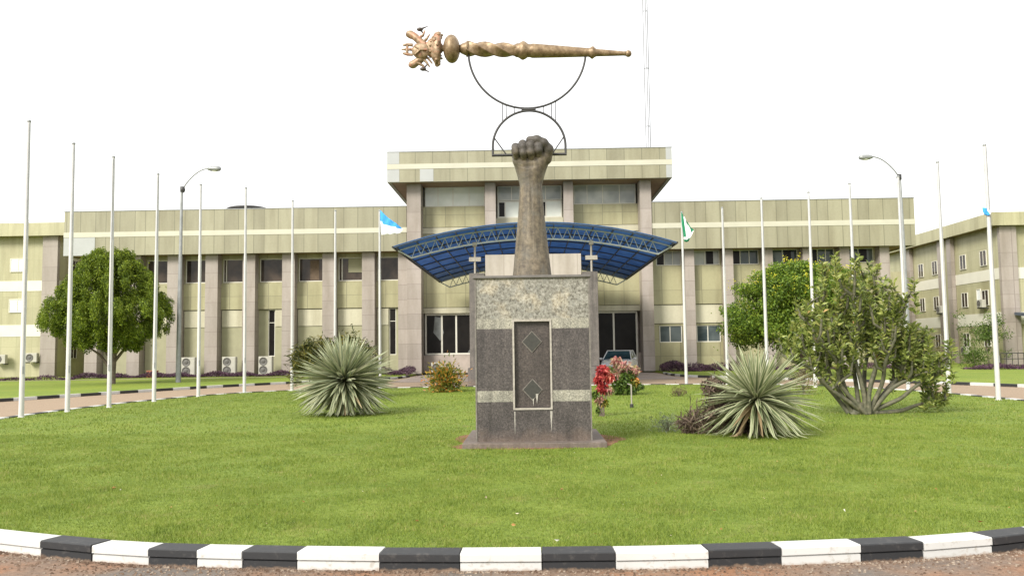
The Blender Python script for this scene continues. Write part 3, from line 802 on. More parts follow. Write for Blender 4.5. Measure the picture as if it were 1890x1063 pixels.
for z0, z1, m, _ in bands:
    mi = mats.index(m)
    if z0 < NZ1 and z1 > NZ0:
        zz0, zz1 = max(z0, NZ0), min(z1, NZ1)
        q.box(PX0, NX0, PY0, PY1, zz0, zz1, mi); q.box(NX1, PX1, PY0, PY1, zz0, zz1, mi); q.box(NX0, NX1, PY0+.1, PY1, zz0, zz1, mi)
        if z0 < zz0: q.box(PX0, PX1, PY0, PY1, z0, zz0, mi)
        if z1 > zz1: q.box(PX0, PX1, PY0, PY1, zz1, z1, mi)
    else: q.box(PX0, PX1, PY0, PY1, z0, z1, mi)
body = q.build('pedestal_body', [M[m] for m in mats], ped)
q = MB(); q.box(PX0-.035, PX1+.035, PY0-.04, PY1+.04, 2.80, 2.845); q.build('cap_slab', plain('dark cap stone', (.13, .12, .11), .7, .2, 8), ped, .008)
for x in (PX0-.012, PX1-.012):
    q = MB(); q.box(x, x+.024, PY0-.012, PY0+.012, .085, 2.79); q.build('corner_trim', M['trim_dim'], body)
pan = MB(); pan.box(NX0+.03, NX1-.03, PY0+.07, PY0+.099, NZ0+.03, NZ1-.03)
npn = pan.build('niche_panel', M['granite_niche'], ped)
q = MB()
for a in ((NX0-.01, NX0+.02, NZ0-.01, NZ1+.01), (NX1-.02, NX1+.01, NZ0-.01, NZ1+.01)): q.box(a[0], a[1], PY0-.02, PY0+.098, a[2], a[3])
q.box(NX0+.021, NX1-.021, PY0-.018, PY0+.098, NZ0-.01, NZ0+.02); q.box(NX0+.021, NX1-.021, PY0-.018, PY0+.098, NZ1-.02, NZ1+.01)
q.build('niche_frame', M['trim'], npn)
for zc in (1.73, .93):
    q = MB(); c_ = (.03, zc); r0, r1 = .185, .165
    for r, y, mi in ((r0, PY0+.055, 0), (r1, PY0+.05, 1)):
        n0 = q.addv([(c_[0]-r*.93, y, c_[1]), (c_[0], y, c_[1]-r), (c_[0]+r*.93, y, c_[1]), (c_[0], y, c_[1]+r)]+[(c_[0]-r*.93, PY0+.0695, c_[1]), (c_[0], PY0+.0695, c_[1]-r), (c_[0]+r*.93, PY0+.0695, c_[1]), (c_[0], PY0+.0695, c_[1]+r)])
        q.face([n0, n0+1, n0+2, n0+3], mi)
        for i in range(4): q.face([n0+i, n0+4+i, n0+4+(i+1) % 4, n0+(i+1) % 4], mi)
    q.build('diamond', [M['trim_dim'], plain('dark green slate', (.035, .034, .028), .5, .2, 20)], npn)
q = MB()
def drip(x, z1, z0, w_, y):
    k = 7; L_ = [(x-w_*(1-i/k)*rnd.uniform(.6, 1), y, z1+(z0-z1)*i/k) for i in range(k+1)]; R2 = [(x+w_*(1-i/k)*rnd.uniform(.6, 1)+.003, y, z1+(z0-z1)*i/k) for i in range(k+1)]
    n0 = q.addv(L_+R2)
    for i in range(k): q.face([n0+i, n0+i+1, n0+k+2+i, n0+k+1+i])
lime = plain('lime stain', (.33, .31, .27), .8, .2, 20)
for dr_ in ((-.272, .575, .2, .012, PY0-.003), (.335, .575, .25, .022, PY0-.003), (.10, .86, .70, .025, PY0+.046), (.04, .78, .66, .012, PY0+.0455)):
    q = MB(); drip(*dr_); q.build('lime_stain', lime, body)

# ================================================================= FIST STATUE  (surface from a smooth distance field)
def smin(a, b, k): h = np.clip(.5+.5*(b-a)/k, 0, 1); return b*(1-h)+a*h-k*h*(1-h)
def cap_sdf(P, a, b, ra, rb, sy=1.0):
    a = np.array(a); b = np.array(b); d = b-a; t_ = np.clip(((P-a)@d)/(d@d), 0, 1)
    D = P-(a+t_[..., None]*d); D = D*np.array([1, 1/sy, 1]); return np.sqrt((D**2).sum(-1))-(ra+(rb-ra)*t_)
def surface_nets(f, origin, h):
    nx, ny, nz_ = f.shape; ins = f < 0
    corners = [(i, j, k) for i in (0, 1) for j in (0, 1) for k in (0, 1)]
    S = np.stack([f[i:nx-1+i, j:ny-1+j, k:nz_-1+k] for i, j, k in corners], -1)
    I = S < 0; act = I.any(-1) & ~I.all(-1)
    vid = -np.ones(act.shape, int); vid[act] = np.arange(act.sum()); Sa = S[act]; Ia = I[act]
    acc = np.zeros((len(Sa), 3)); cnt = np.zeros(len(Sa)); C = np.array(corners, float)
    for a in range(8):
        for b in range(a+1, 8):
            if np.abs(C[a]-C[b]).sum() != 1: continue
            m = Ia[:, a] != Ia[:, b]; t_ = Sa[m, a]/(Sa[m, a]-Sa[m, b])
            acc[m] += C[a]+(C[b]-C[a])*t_[:, None]; cnt[m] += 1
    V = (np.argwhere(act)+acc/cnt[:, None])*h+np.array(origin); F = []
    for ax in range(3):
        o1, o2 = [(1, 2), (2, 0), (0, 1)][ax]
        sl0 = [slice(None)]*3; sl1 = [slice(None)]*3; sl0[ax] = slice(0, -1); sl1[ax] = slice(1, None)
        ch = ins[tuple(sl0)] != ins[tuple(sl1)]; idx = np.argwhere(ch)
        ok = (idx[:, o1] > 0) & (idx[:, o2] > 0) & (idx[:, o1] < f.shape[o1]-1) & (idx[:, o2] < f.shape[o2]-1); idx = idx[ok]
        def g_(d1, d2):
            q_ = idx.copy(); q_[:, o1] -= d1; q_[:, o2] -= d2; return vid[q_[:, 0], q_[:, 1], q_[:, 2]]
        Q = np.stack([g_(1, 1), g_(0, 1), g_(0, 0), g_(1, 0)], 1)
        flip = ~ins[tuple(idx.T)]; Q[flip] = Q[flip][:, ::-1]; F.append(Q)
    return V, np.concatenate(F)
fist = empty('fist_statue', (.05, 14.9, 2.845), 'huge brown raised fist and forearm statue with dark steel ring frame on the pedestal', 'statue')
h = .010; ox, oy, oz = -.42, -.42, 2.80; dims = (92, 82, 274)
gx, gy, gz = np.meshgrid(ox+.06+h*np.arange(dims[0]), oy+h*np.arange(dims[1]), oz+h*np.arange(dims[2]), indexing='ij')
P = np.stack([gx, gy, gz], -1); X0 = .055
# forearm with a slight muscle swell and tendon ridges
zz = gz; wz = np.interp(zz, [2.8, 3.0, 3.5, 4.0, 4.4, 4.62, 4.8], [.36, .335, .285, .235, .205, .195, .21])
ang = np.arctan2(gy, gx-X0)
tend = .012*np.exp(-((ang+1.75)/.16)**2)+.010*np.exp(-((ang+1.35)/.16)**2)+.008*np.exp(-((ang+2.3)/.2)**2)
rr = np.sqrt(((gx-X0)/1.0)**2+((gy)/.84)**2)
f = np.maximum((rr-wz-tend*np.clip((zz-3.0)/1.0, 0, 1.2))*.9, np.maximum(gz-4.78, 2.85-gz))
# palm block
palm = None
for (xk, zk, r_) in ((-.19, 5.08, .115), (-.06, 5.12, .13), (.09, 5.14, .135), (.22, 5.1, .13)):
    c_ = cap_sdf(P, (X0+xk*.35, .02, 4.72), (X0+xk, .05, zk), .155, r_+.03, 1.0); palm = c_ if palm is None else smin(palm, c_, .07)
palm = smin(palm, cap_sdf(P, (X0-.12, -.03, 4.84), (X0-.21, -.08, 4.97), .11, .11), .08)
palm = smin(palm, cap_sdf(P, (X0+.10, -.05, 4.82), (X0+.25, -.09, 5.03), .12, .115), .08)
palm = smin(palm, cap_sdf(P, (X0-.1, -.06, 4.93), (X0+.12, -.06, 4.93), .13, .13), .06)
f = smin(f, palm, .09)
# four curled fingers, little finger on the left
for (xi, r_, zt, zb) in ((-.265, .068, 5.22, 5.015), (-.135, .074, 5.27, 5.0), (.0, .078, 5.285, 5.01), (.135, .076, 5.27, 5.05)):
    x_ = X0+xi; fg = None
    pts = [(x_, .17, 5.12), (x_, .10, zt-.02), (x_, -.11, zt-.01), (x_+.005, -.245, zt-.09), (x_+.01, -.25, zb+.07), (x_+.012, -.17, zb)]
    rs = [r_*1.15, r_*1.12, r_*1.03, r_*1.0, r_*.93, r_*.85]
    for a in range(5):
        c_ = cap_sdf(P, pts[a], pts[a+1], rs[a], rs[a+1]); fg = c_ if fg is None else smin(fg, c_, .02)
    f = smin(f, fg, .004)
# thumb: leaves the right side of the palm, folds over the index and middle finger
th = None; pts = [(X0+.27, -.06, 5.0), (X0+.315, -.14, 5.15), (X0+.235, -.22, 5.25), (X0+.12, -.235, 5.305), (X0-.015, -.20, 5.315)]
rs = [.115, .095, .078, .074, .06]
for a in range(4):
    c_ = cap_sdf(P, pts[a], pts[a+1], rs[a], rs[a+1]); th = c_ if th is None else smin(th, c_, .03)
f = smin(f, th, .008)
V, Fq = surface_nets(f, (ox+.06, oy, oz), h); V[:, 1] += 14.9
arm = np_mesh('arm', V, Fq, M['fist'], fist, smooth=True, origin=(.05, 14.9, 2.845))
sm_ = arm.modifiers.new('smooth', 'SMOOTH'); sm_.factor = .5; sm_.iterations = 1

q = MB(); Y0 = 14.9; cx_, cz_, rr_ = .035, 5.24, .655
th0 = -.08
arc = [(cx_+rr_*math.cos(a), Y0, cz_+rr_*1.0*math.sin(a)) for a in np.linspace(math.pi-th0*1, th0, 44)]
q.tube(arc, .022, 8)
for s_ in (-1, 1):
    x = cx_+s_*rr_
    q.tube([(x, Y0, 5.24), (x, Y0, 5.08)], .022, 6); q.tube([(x+s_*.018, Y0, 5.09), (cx_+s_*.25, Y0, 5.09)], .026, 6)
    q.tube([(x-s_*.02, Y0, 5.42), (cx_+s_*.42, Y0, 5.11)], .012, 5)
q.tube([(cx_-.13, Y0, 5.92), (cx_+.13, Y0, 5.92)], .03, 6)
q.build('ring_frame', M['steel_dark'], fist)
q = MB(); up = [(.022+1.065*math.cos(a)*(1.0), Y0, 7.0+1.06*math.sin(a)) for a in np.linspace(math.pi*1.0, math.pi*1.985, 48)]
q.tube(up, .02, 8); q.build('cradle_arc', M['steel_dark'], fist)
for x in (-.44, -.37, -.22, .31, .45, .52):
    zu = 7.0-1.06*math.sqrt(max(0, 1-((x-.022)/1.065)**2)); zl = cz_+math.sqrt(max(0, rr_**2-(x-cx_)**2))
    q = MB(); q.tube([(x, Y0, zl), (x+rnd.uniform(-.01, .01), Y0, zu)], .008, 4); q.build('tie_wire', M['steel_dark'], fist)

# ================================================================= MACE
PXM = 1/FPX*14.9*1.002
A0 = H(818, 89.5, 14.9); A1 = H(1172, 100, 14.9); ax = (A1-A0).normalized()
mace = empty('ceremonial_mace', A0, 'large golden brown mace with spiral shaft lying level above the raised fist', 'mace')
def S(u): return (u-818)*PXM
tw = lambda t_, an: 1.0+.15*(1-2*abs(math.sin(2*(an+t_*4.6)))**.7)
prof = [(S(848), .055), (S(853), .09), (S(857), .105), (S(861), .12), (S(866), .135)]
q = MB(); q.lathe(A0, ax, prof, 36)
sec = [(S(862)+(S(958)-S(862))*i/90, .130-.016*i/90) for i in range(91)]
q.lathe(A0, ax, sec, 60, fn=tw)
q.lathe(A0, ax, [(S(952), .10), (S(957), .125), (S(960), .125), (S(963), .14), (S(967), .165), (S(970), .168), (S(974), .15), (S(978), .12), (S(983), .118), (S(986), .128), (S(990), .128), (S(1040), .105), (S(1092), .078), (S(1095), .085), (S(1098), .11), (S(1101), .112), (S(1104), .085), (S(1107), .068), (S(1130), .056), (S(1158), .04), (S(1162), .042)], 24)
q.build('shaft', M['gold'], mace)
q = MB(); q.ball(A0+ax*S(834)+Vector((0, 0, -.01)), (.155, .25, .255), 24); q.lathe(A0, ax, [(S(812), .05), (S(818), .06), (S(822), .055)], 16); q.build('globe', M['gold'], mace)
q = MB(); q.ball(A0+ax*S(1167), .062, 14); q.build('end_knob', M['gold'], mace)
upv = Vector((-ax.z, 0, ax.x)); O = H(816, 90, 14.9)
def E(u, v, d=0): return H(u, v, 14.9+d)
crest = MB(); crest.lathe(O, -ax, [(-.02, .05), (.02, .10), (.035, .30), (.08, .31), (.13, .27), (.20, .16), (.28, .11), (.34, .09)], 28, sx=.55, fn=lambda t_, an: 1+.04*math.sin(9*an))
for i in range(46):
    t_ = rnd.uniform(.03, .24); rad_ = float(np.interp(t_, [.035, .08, .13, .20, .28], [.30, .31, .27, .16, .11])); an = rnd.uniform(0, 6.283)
    b_ = Vector((-ax.z, 0, ax.x)); p_ = O-ax*t_+b_*(rad_*math.cos(an)*.97)+Vector((0, 1, 0))*(rad_*.55*math.sin(an))
    crest.ball(p_, (rnd.uniform(.02, .05), .025, rnd.uniform(.02, .045)), 7)
cr = crest.build('crest', M['crest'], mace)
q = MB(); rotS = Matrix.Rotation(0, 3, 'Y')
q.ball(E(777, 94, -.04), (.17, .07, .15), 16); q.tube([E(766, 86, -.1), E(776, 92, -.12), E(788, 92, -.12)], .02, 6); q.tube([E(766, 101, -.1), E(776, 92, -.12)], .02, 6); q.build('shield', M['crest'], cr)
for sg, hp in ((1, [(784, 84), (774, 76), (765, 68), (757, 64)]), (-1, [(784, 104), (775, 111), (768, 116), (762, 120)])):
    q = MB(); pts = [E(u, v, .02*i) for i, (u, v) in enumerate(hp)]
    q.tube(pts, [.06, .07, .068, .075], 10); q.ball(pts[-1], (.085, .07, .07), 12)
    q.tube([pts[-1], pts[-1]+Vector((.05, -.02, -.07*sg))], [.05, .025], 8)                # muzzle
    for (a, b, c) in (((779, 80), (787, 73), (793, 64)), ((770, 72), (781, 66), (784, 57)), ((783, 84), (790, 80), (798, 70))):
        if sg < 0: a, b, c = [(x, 188-y) for x, y in (a, b, c)]
        q.tube([E(*a), E(*b), E(*c)], [.032, .024, .013], 7)
    q.build('horse', M['crest'], cr)
    q = MB(); tc_ = (775, 55) if sg > 0 else (781, 128); te = (790, 49) if sg > 0 else (793, 134)
    q.ball(E(*tc_), (.06, .045, .035), 10); q.tube([E(*tc_), E(*te)], [.022, .006], 6); q.tube([E(*tc_), E(tc_[0]+8, tc_[1]+(9 if sg > 0 else -9))], [.02, .012], 6)
    q.build('tail', M['crest_dark'], cr)
q = MB()
q.tube([E(762, 84), E(752, 83), E(744, 84)], [.03, .028, .02], 7); q.tube([E(772, 92), E(756, 92), E(741, 92)], [.04, .025, .016], 7)
q.tube([E(762, 102), E(752, 101), E(744, 99)], [.022, .03, .02], 7); q.tube([E(752, 83), E(751, 92), E(752, 101)], [.022, .03, .022], 7); q.build('eagle', M['crest'], cr)

# ================================================================= FLAGPOLES
def flagpole_mesh(H_):
    r = empty('flagpole', (0, 0, 0)); q = MB()
    q.tube([(0, 0, -.05), (0, 0, H_*.66)], [.068, .056], 12, 0); q.tube([(0, 0, H_*.66), (0, 0, H_-.06)], [.051, .044], 12, 1); q.build('shaft', [M['poleW'], M['pole_top']], r, rel=False)
    q = MB(); q.ball((0, 0, H_-.03), (.055, .055, .05), 10); q.build('finial', M['galv'], r, rel=False)
    q = MB(); q.lathe((0, 0, -.03), (0, 0, 1), [(0, .085), (.04, .085), (.05, .07), (.06, .07)], 14); q.build('foot', M['poleW'], r, rel=False)
    q = MB(); q.box(-.02, .02, -.085, -.055, 1.15, 1.35); q.tube([(.0, -.075, 1.3), (.0, -.05, H_-.1)], .006, 4); q.build('halyard', M['galv'], r, rel=False)
    return r
HL, HR = 7.85, 7.5
poles = []
pl = [((39, 770), 7.92), ((124, 760), 7.78), ((201, 752), 7.78), ((284, 741), 7.86), ((366, 732), 8.05), ((451, 725), 8.4)]
for (uv, hh) in pl: g_ = G(*uv); poles.append((g_.x, g_.y, hh))
for (u, v) in ((541, 370), (619, 388), (701, 388)):
    g_ = TH(u, v, 8.1); poles.append((g_.x, g_.y, 8.1))
for (u, v) in ((1258, 391), (1333, 383), (1405, 365), (1491, 354), (1568, 338), (1658, 325)):
    g_ = TH(u, v, 7.6); poles.append((g_.x, g_.y, 7.6))
g_ = G(1752, 728); poles.append((g_.x, g_.y, 7.5)); g_ = G(1843, 738); poles.append((g_.x, g_.y, 7.35))
plabs = ['white flagpole nearest the left edge of the photo', 'white flagpole second from the left edge, in front of the left tree\'s edge',
 'white flagpole third from the left, before the left round tree\'s trunk', 'white flagpole fourth from the left, before the round tree\'s right side',
 'white flagpole just right of the left street lamp', 'white flagpole standing before the middle twin fan air conditioner gap, sixth from left',
 'white flagpole just left of the left spiky yucca', 'white bare flagpole rising behind the left spiky yucca', 'white flagpole flying the pale blue and white flag',
 'white flagpole flying the green and white flag', 'white bare flagpole first right of the green flag', 'white bare flagpole second right of the green flag, behind the flowering tree',
 'white bare flagpole third right of the green flag, behind the flowering tree', 'white bare flagpole above the flowering tree, fourth right of the green flag',
 'white flagpole beside the right street lamp', 'white flagpole second from the right edge of the photo', 'white flagpole nearest the right edge with a scrap of blue cloth']
proto = None
for i, (x, y, hh) in enumerate(poles):
    r = flagpole_mesh(8.0) if proto is None else copy_tree(proto)
    proto = proto or r
    r.location = (x, y, 0); r.scale = (1.0, 1.0, hh/8.0); r.rotation_euler = (rnd.uniform(-.003, .003), rnd.uniform(-.004, .004), rnd.uniform(0, 1))
    tag(r, plabs[i], 'flagpole', 'flagpoles around the lawn')

def cloth(pts_rows, mats, mi_fn, name, label):
    """hanging flag: rows of points from hoist to fly"""
    q = MB(); R0 = len(pts_rows); C0 = len(pts_rows[0])
    for r in pts_rows: q.addv(r)
    for i in range(R0-1):
        for j in range(C0-1): q.face([i*C0+j, i*C0+j+1, (i+1)*C0+j+1, (i+1)*C0+j], mi_fn(i, j), True)
    o = q.build(name, mats); s_ = o.modifiers.new('thick', 'SOLIDIFY'); s_.thickness = .006
    return tag(o, label, 'flag')
def flag(u0v, rows, Y, mats, mi_fn, label, amp=.06):
    out = []
    for i, row in enumerate(rows):
        r = []
        for j, (u, v) in enumerate(row):
            p = H(u, v, Y); p.y += amp*math.sin(j*1.9+i*.8)*(j/len(row)+.15); r.append(p)
        out.append(r)
    return cloth(out, mats, mi_fn, 'flag', label)
def interp_rows(ctrl, n, m):
    """ctrl: 3 columns of (u,v) lists top->bottom (hoist, mid, fly); bilinear resample"""
    C = [np.array(c, float) for c in ctrl]; rows = []
    def along(c, t_):
        k = (len(c)-1)*t_; i = min(int(k), len(c)-2); return c[i]*(1-(k-i))+c[i+1]*(k-i)
    for i in range(n+1):
        P_ = [along(c, i/n) for c in C]; row = []
        for j in range(m+1):
            k = (len(P_)-1)*j/m; a = min(int(k), len(P_)-2); row.append(tuple(P_[a]*(1-(k-a))+P_[a+1]*(k-a)))
        rows.append(row)
    return rows
fb = plain('pale blue flag cloth', (.05, .33, .74), .8, .1); fwh = plain('white flag cloth', (.84, .85, .87), .8, .04); fg_ = plain('green flag cloth', (.01, .20, .09), .8, .1)
for m_ in (): pass
Yp = poles[8][1]
flag(None, interp_rows([[(702, 388), (702, 405), (703, 420), (704, 434)], [(716, 402), (717, 412), (720, 422), (722, 433)], [(732, 413), (738, 418), (744, 424), (739, 431)]], 10, 9), Yp-.08, [fb, fwh],
     lambda i, j: 0 if i < 4+j*.15 else 1, 'pale blue and white flag drooping on the pole left of the canopy', .09)
Yp = poles[9][1]
flag(None, interp_rows([[(1257, 391), (1258, 412), (1261, 432), (1263, 446)], [(1262, 399), (1267, 416), (1268, 432), (1268, 447)], [(1267, 409), (1274, 418), (1281, 424), (1271, 445)]], 10, 9), Yp-.08, [fg_, fwh],
     lambda i, j: 0 if (j < 3 and i < 8) or (j > 6 and i < 7) or i > 8 else 1, 'green and white flag drooping on the pole right of the canopy', .09)
Yp = poles[16][1]
flag(None, interp_rows([[(1813, 383), (1814, 390), (1817, 397)], [(1819, 384), (1821, 391), (1822, 398)], [(1825, 388), (1828, 393), (1828, 398)]], 5, 5), Yp-.08, [fb, fwh], lambda i, j: 0 if j < 4 else 1, 'small rolled scrap of blue flag on the rightmost pole', .05)

# ================================================================= STREET LAMPS
def lamp(x, y, s_, label):
    r = empty('street_lamp', (x, y, 0), label, 'street lamp', 'street lamps beside the road')
    q = MB(); q.tube([(x, y, -.02), (x, y, 4.5), (x+.03*s_, y, 11.3)], [.15, .12, .07], 12); q.build('pole', M['galv'], r)
    q = MB(); q.tube([(x, y, 11.2)]+[(x+s_*(.12+1.45*t_), y, 11.25+1.12*math.sin(t_*math.pi*.5)**.85) for t_ in np.linspace(.0, 1, 10)], .042, 8); q.build('arm', M['galv'], r)
    q = MB(); q.box(x+s_*.06-.09, x+s_*.06+.09, y-.1, y+.1, 11.0, 11.32); q.ball((x+s_*.08, y, 11.15), (.15, .14, .2), 10); q.build('joint_box', M['steel_dark'], r)
    q = MB(); xs = x+s_*1.5
    prof = [(0, .05), (.08, .1), (.25, .15), (.6, .16), (.75, .13), (.82, .05)]
    q.lathe((xs, y, 12.36), (s_, 0, -.02), prof, 14, sx=1.0); o = q.build('lamp_head', M['galv'], r)
    q = MB(); q.ball((xs+s_*.45, y, 12.27), (.28, .11, .10), 12); q.build('lens', M['white'], o)
    return r
lamp(-20.2, 48.0, 1, 'grey street lamp with curved arm behind the left flagpoles')
lamp(21.35, 48.0, -1, 'grey street lamp with curved arm rising behind the right shrubs')

# ================================================================= PLANTS
def unit(v): return v/np.linalg.norm(v, axis=-1, keepdims=True)
def leaves(C, D, L, W, droop=0.0, fold=.25):
    """rhombic leaves: centres C, pointing directions D, lengths L, widths W -> verts, quads"""
    n = len(C); D = unit(D); up = unit(rng.normal(size=(n, 3))); S_ = unit(np.cross(D, up)); Nn = np.cross(S_, D)
    L = np.broadcast_to(L, (n,))[:, None]; W = np.broadcast_to(W, (n,))[:, None]
    a = C-D*L*.5; b = C+S_*W*.5+Nn*W*fold-D*L*.05; c = C+D*L*.5+np.array([0, 0, -1.0])*L*droop; d = C-S_*W*.5+Nn*W*fold-D*L*.05
    V = np.stack([a, b, c, d], 1).reshape(-1, 3); F = np.arange(4*n).reshape(-1, 4); return V, F
def rand_dir(n): return unit(rng.normal(size=(n, 3)))

# --- left round tree: domed crown of drooping clumps
tx = G(205, 708); TY = tx.y
M['treeE'] = leafmat('round tree foliage', [(0, (.04, .065, .006)), (.35, (.10, .155, .010)), (.7, (.20, .265, .018)), (1, (.31, .37, .035))], .3, .55, 1.6, .3)
M['bark'] = plain('grey brown bark', (.14, .11, .085), .9, .35, 5, 0, .5, 14)
tree = empty('round_tree', (tx.x, TY, 0), 'round bright green tree with dense domed crown at left behind the flagpoles', 'tree')
cxE = H(203, 560, TY).x
zt = H(205, 457, TY).z
def crownE_r(z):
    return np.interp(z, [1.9, 2.4, 3.0, 3.7, 4.3, 5.0, 5.8, 6.6, 7.2, zt], [1.1, 2.2, 3.25, 3.75, 3.4, 2.85, 2.35, 1.65, 1.0, .3])
Vs = []; Fs = []; nb = 0
def addlv(V, F):
    global nb
    Vs.append(V); Fs.append(F+nb); nb += len(V)
clE = []
for i in range(430):
    z = rnd.uniform(2.1, zt-.4); a = rnd.uniform(0, 2*math.pi); R0 = crownE_r(z); k = rnd.uniform(.62, .93)*(1+.09*math.sin(3*a+z)+.06*math.sin(7*a-2*z))
    clE.append((cxE+R0*k*math.cos(a), TY+R0*k*math.sin(a)*.95, z+rnd.uniform(-.1, .1), a))
for (x, y, z, a) in clE:
    n = 240; r = rnd.uniform(.28, .42)
    C = unit(rng.normal(size=(n, 3)))*(rng.random((n, 1))**.35)*np.array([r*.75, r*.75, r*1.25])+np.array([x, y, z])
    out = np.array([math.cos(a), math.sin(a), .0])
    D = out*.5+np.array([0, 0, -.35])+rng.normal(size=(n, 3))*.5
    V, F = leaves(C, D, rng.uniform(.10, .2, n), rng.uniform(.035, .06, n), .1); addlv(V, F)
for i in range(150):                                   # inner foliage
    z = rnd.uniform(2.6, 6.5); R0 = crownE_r(z)*rnd.uniform(.1, .7); a = rnd.uniform(0, 6.28); n = 110
    C = rng.normal(size=(n, 3))*.35+np.array([cxE+R0*math.cos(a), TY+R0*math.sin(a), z]); V, F = leaves(C, rand_dir(n), .14, .06, .1); addlv(V, F)
np_mesh('crown', np.concatenate(Vs), np.concatenate(Fs), M['treeE'], tree, origin=tree.location)
q = MB(); bx_ = tx.x
q.tube([(bx_, TY, -.05), (bx_+.03, TY, .6), (bx_+.1, TY, 1.5), (bx_+.15, TY, 2.6), (bx_, TY, 4.5)], [.24, .2, .17, .13, .05], 10)
for i, (dx, dz, lz) in enumerate(((-2.4, 1.2, 3.2), (2.3, 1.1, 3.1), (-1.4, .9, 4.2), (1.3, 1.0, 4.0), (-1.9, .7, 2.4), (.6, 1.3, 5), (1.9, 1.4, 2.9))):
    q.tube([(bx_+.05, TY, dz), (bx_+dx*.35, TY+rnd.uniform(-.4, .4), dz+(lz-dz)*.55), (bx_+dx, TY+rnd.uniform(-1, 1), lz)], [.1, .07, .03], 7)
q.build('trunk', M['bark'], tree)

# --- yellow-flowering tree
DY = 44.8; cD = H(1475, 560, DY)
M['treeD'] = leafmat('flowering tree foliage', [(0, (.04, .075, .01)), (.4, (.10, .175, .018)), (.7, (.18, .27, .025)), (1, (.30, .37, .05))], .3, .5, 1.0, .3)
M['yellow'] = leafmat('yellow blossom', [(0, (.50, .46, .03)), (.5, (.68, .62, .04)), (1, (.78, .72, .10))], .3, .6)
treeD = empty('flowering_tree', (cD.x, DY, 0), 'broad green tree dotted with yellow blossoms behind the succulent shrub', 'tree')
Vs = []; Fs = []; nb = 0; fl = []
zT, zB = H(1480, 482, DY).z, .9
for i in range(300):
    th_ = rnd.uniform(0, 6.283); ph = rnd.uniform(-.55, 1.5); c, s_ = math.cos(ph), math.sin(ph); k = rnd.uniform(.62, .98)*(1+.06*math.sin(4*th_+2*ph)+.04*math.sin(9*th_))
    zc = 2.9; rz_ = (zT-zc) if ph > 0 else 2.0
    px, py, pz = cD.x+4.1*c*k*math.cos(th_), DY+3.4*c*k*math.sin(th_), zc+rz_*s_*k-.15
    n = 260; C = unit(rng.normal(size=(n, 3)))*(rng.random((n, 1))**.4)*np.array([.58, .58, .42])+np.array([px, py, pz])
    V, F = leaves(C, rng.normal(size=(n, 3))+np.array([0, 0, .2]), rng.uniform(.11, .19, n), rng.uniform(.06, .1, n), .15); addlv(V, F)
    if ph > .35 and rnd.random() < .6: fl.append((px, py, pz))
for i in range(120):
    n = 140; C = rng.normal(size=(n, 3))*np.array([1.15, 1.0, .7])+np.array([cD.x, DY, 2.9]); V, F = leaves(C, rand_dir(n), .16, .08); addlv(V, F)
np_mesh('crown', np.concatenate(Vs), np.concatenate(Fs), M['treeD'], treeD, origin=treeD.location)
Vs = []; Fs = []; nb = 0
for (px, py, pz) in fl:
    for k in range(rnd.randint(1, 3)):
        a = unit(np.array([[px-cD.x, (py-DY), (pz-2.6)*1.2]]))[0]; b = np.array([px, py, pz])+a*.38+rng.normal(size=3)*.22
        n = rnd.randint(5, 14); V, F = leaves(b+rng.normal(size=(n, 3))*.08, rand_dir(n), .07, .055); addlv(V, F)
np_mesh('blossom', np.concatenate(Vs), np.concatenate(Fs), M['yellow'], treeD, origin=treeD.location)
q = MB(); q.tube([(cD.x, DY, -.05), (cD.x+.1, DY, 1.2), (cD.x, DY, 3.2)], [.2, .17, .08], 8)
for i in range(7): q.tube([(cD.x, DY, .7+.1*i), (cD.x+rnd.uniform(-2.6, 2.6), DY+rnd.uniform(-2, 2), rnd.uniform(2.3, 4.2))], [.09, .03], 6)
q.build('trunk', M['bark'], treeD)

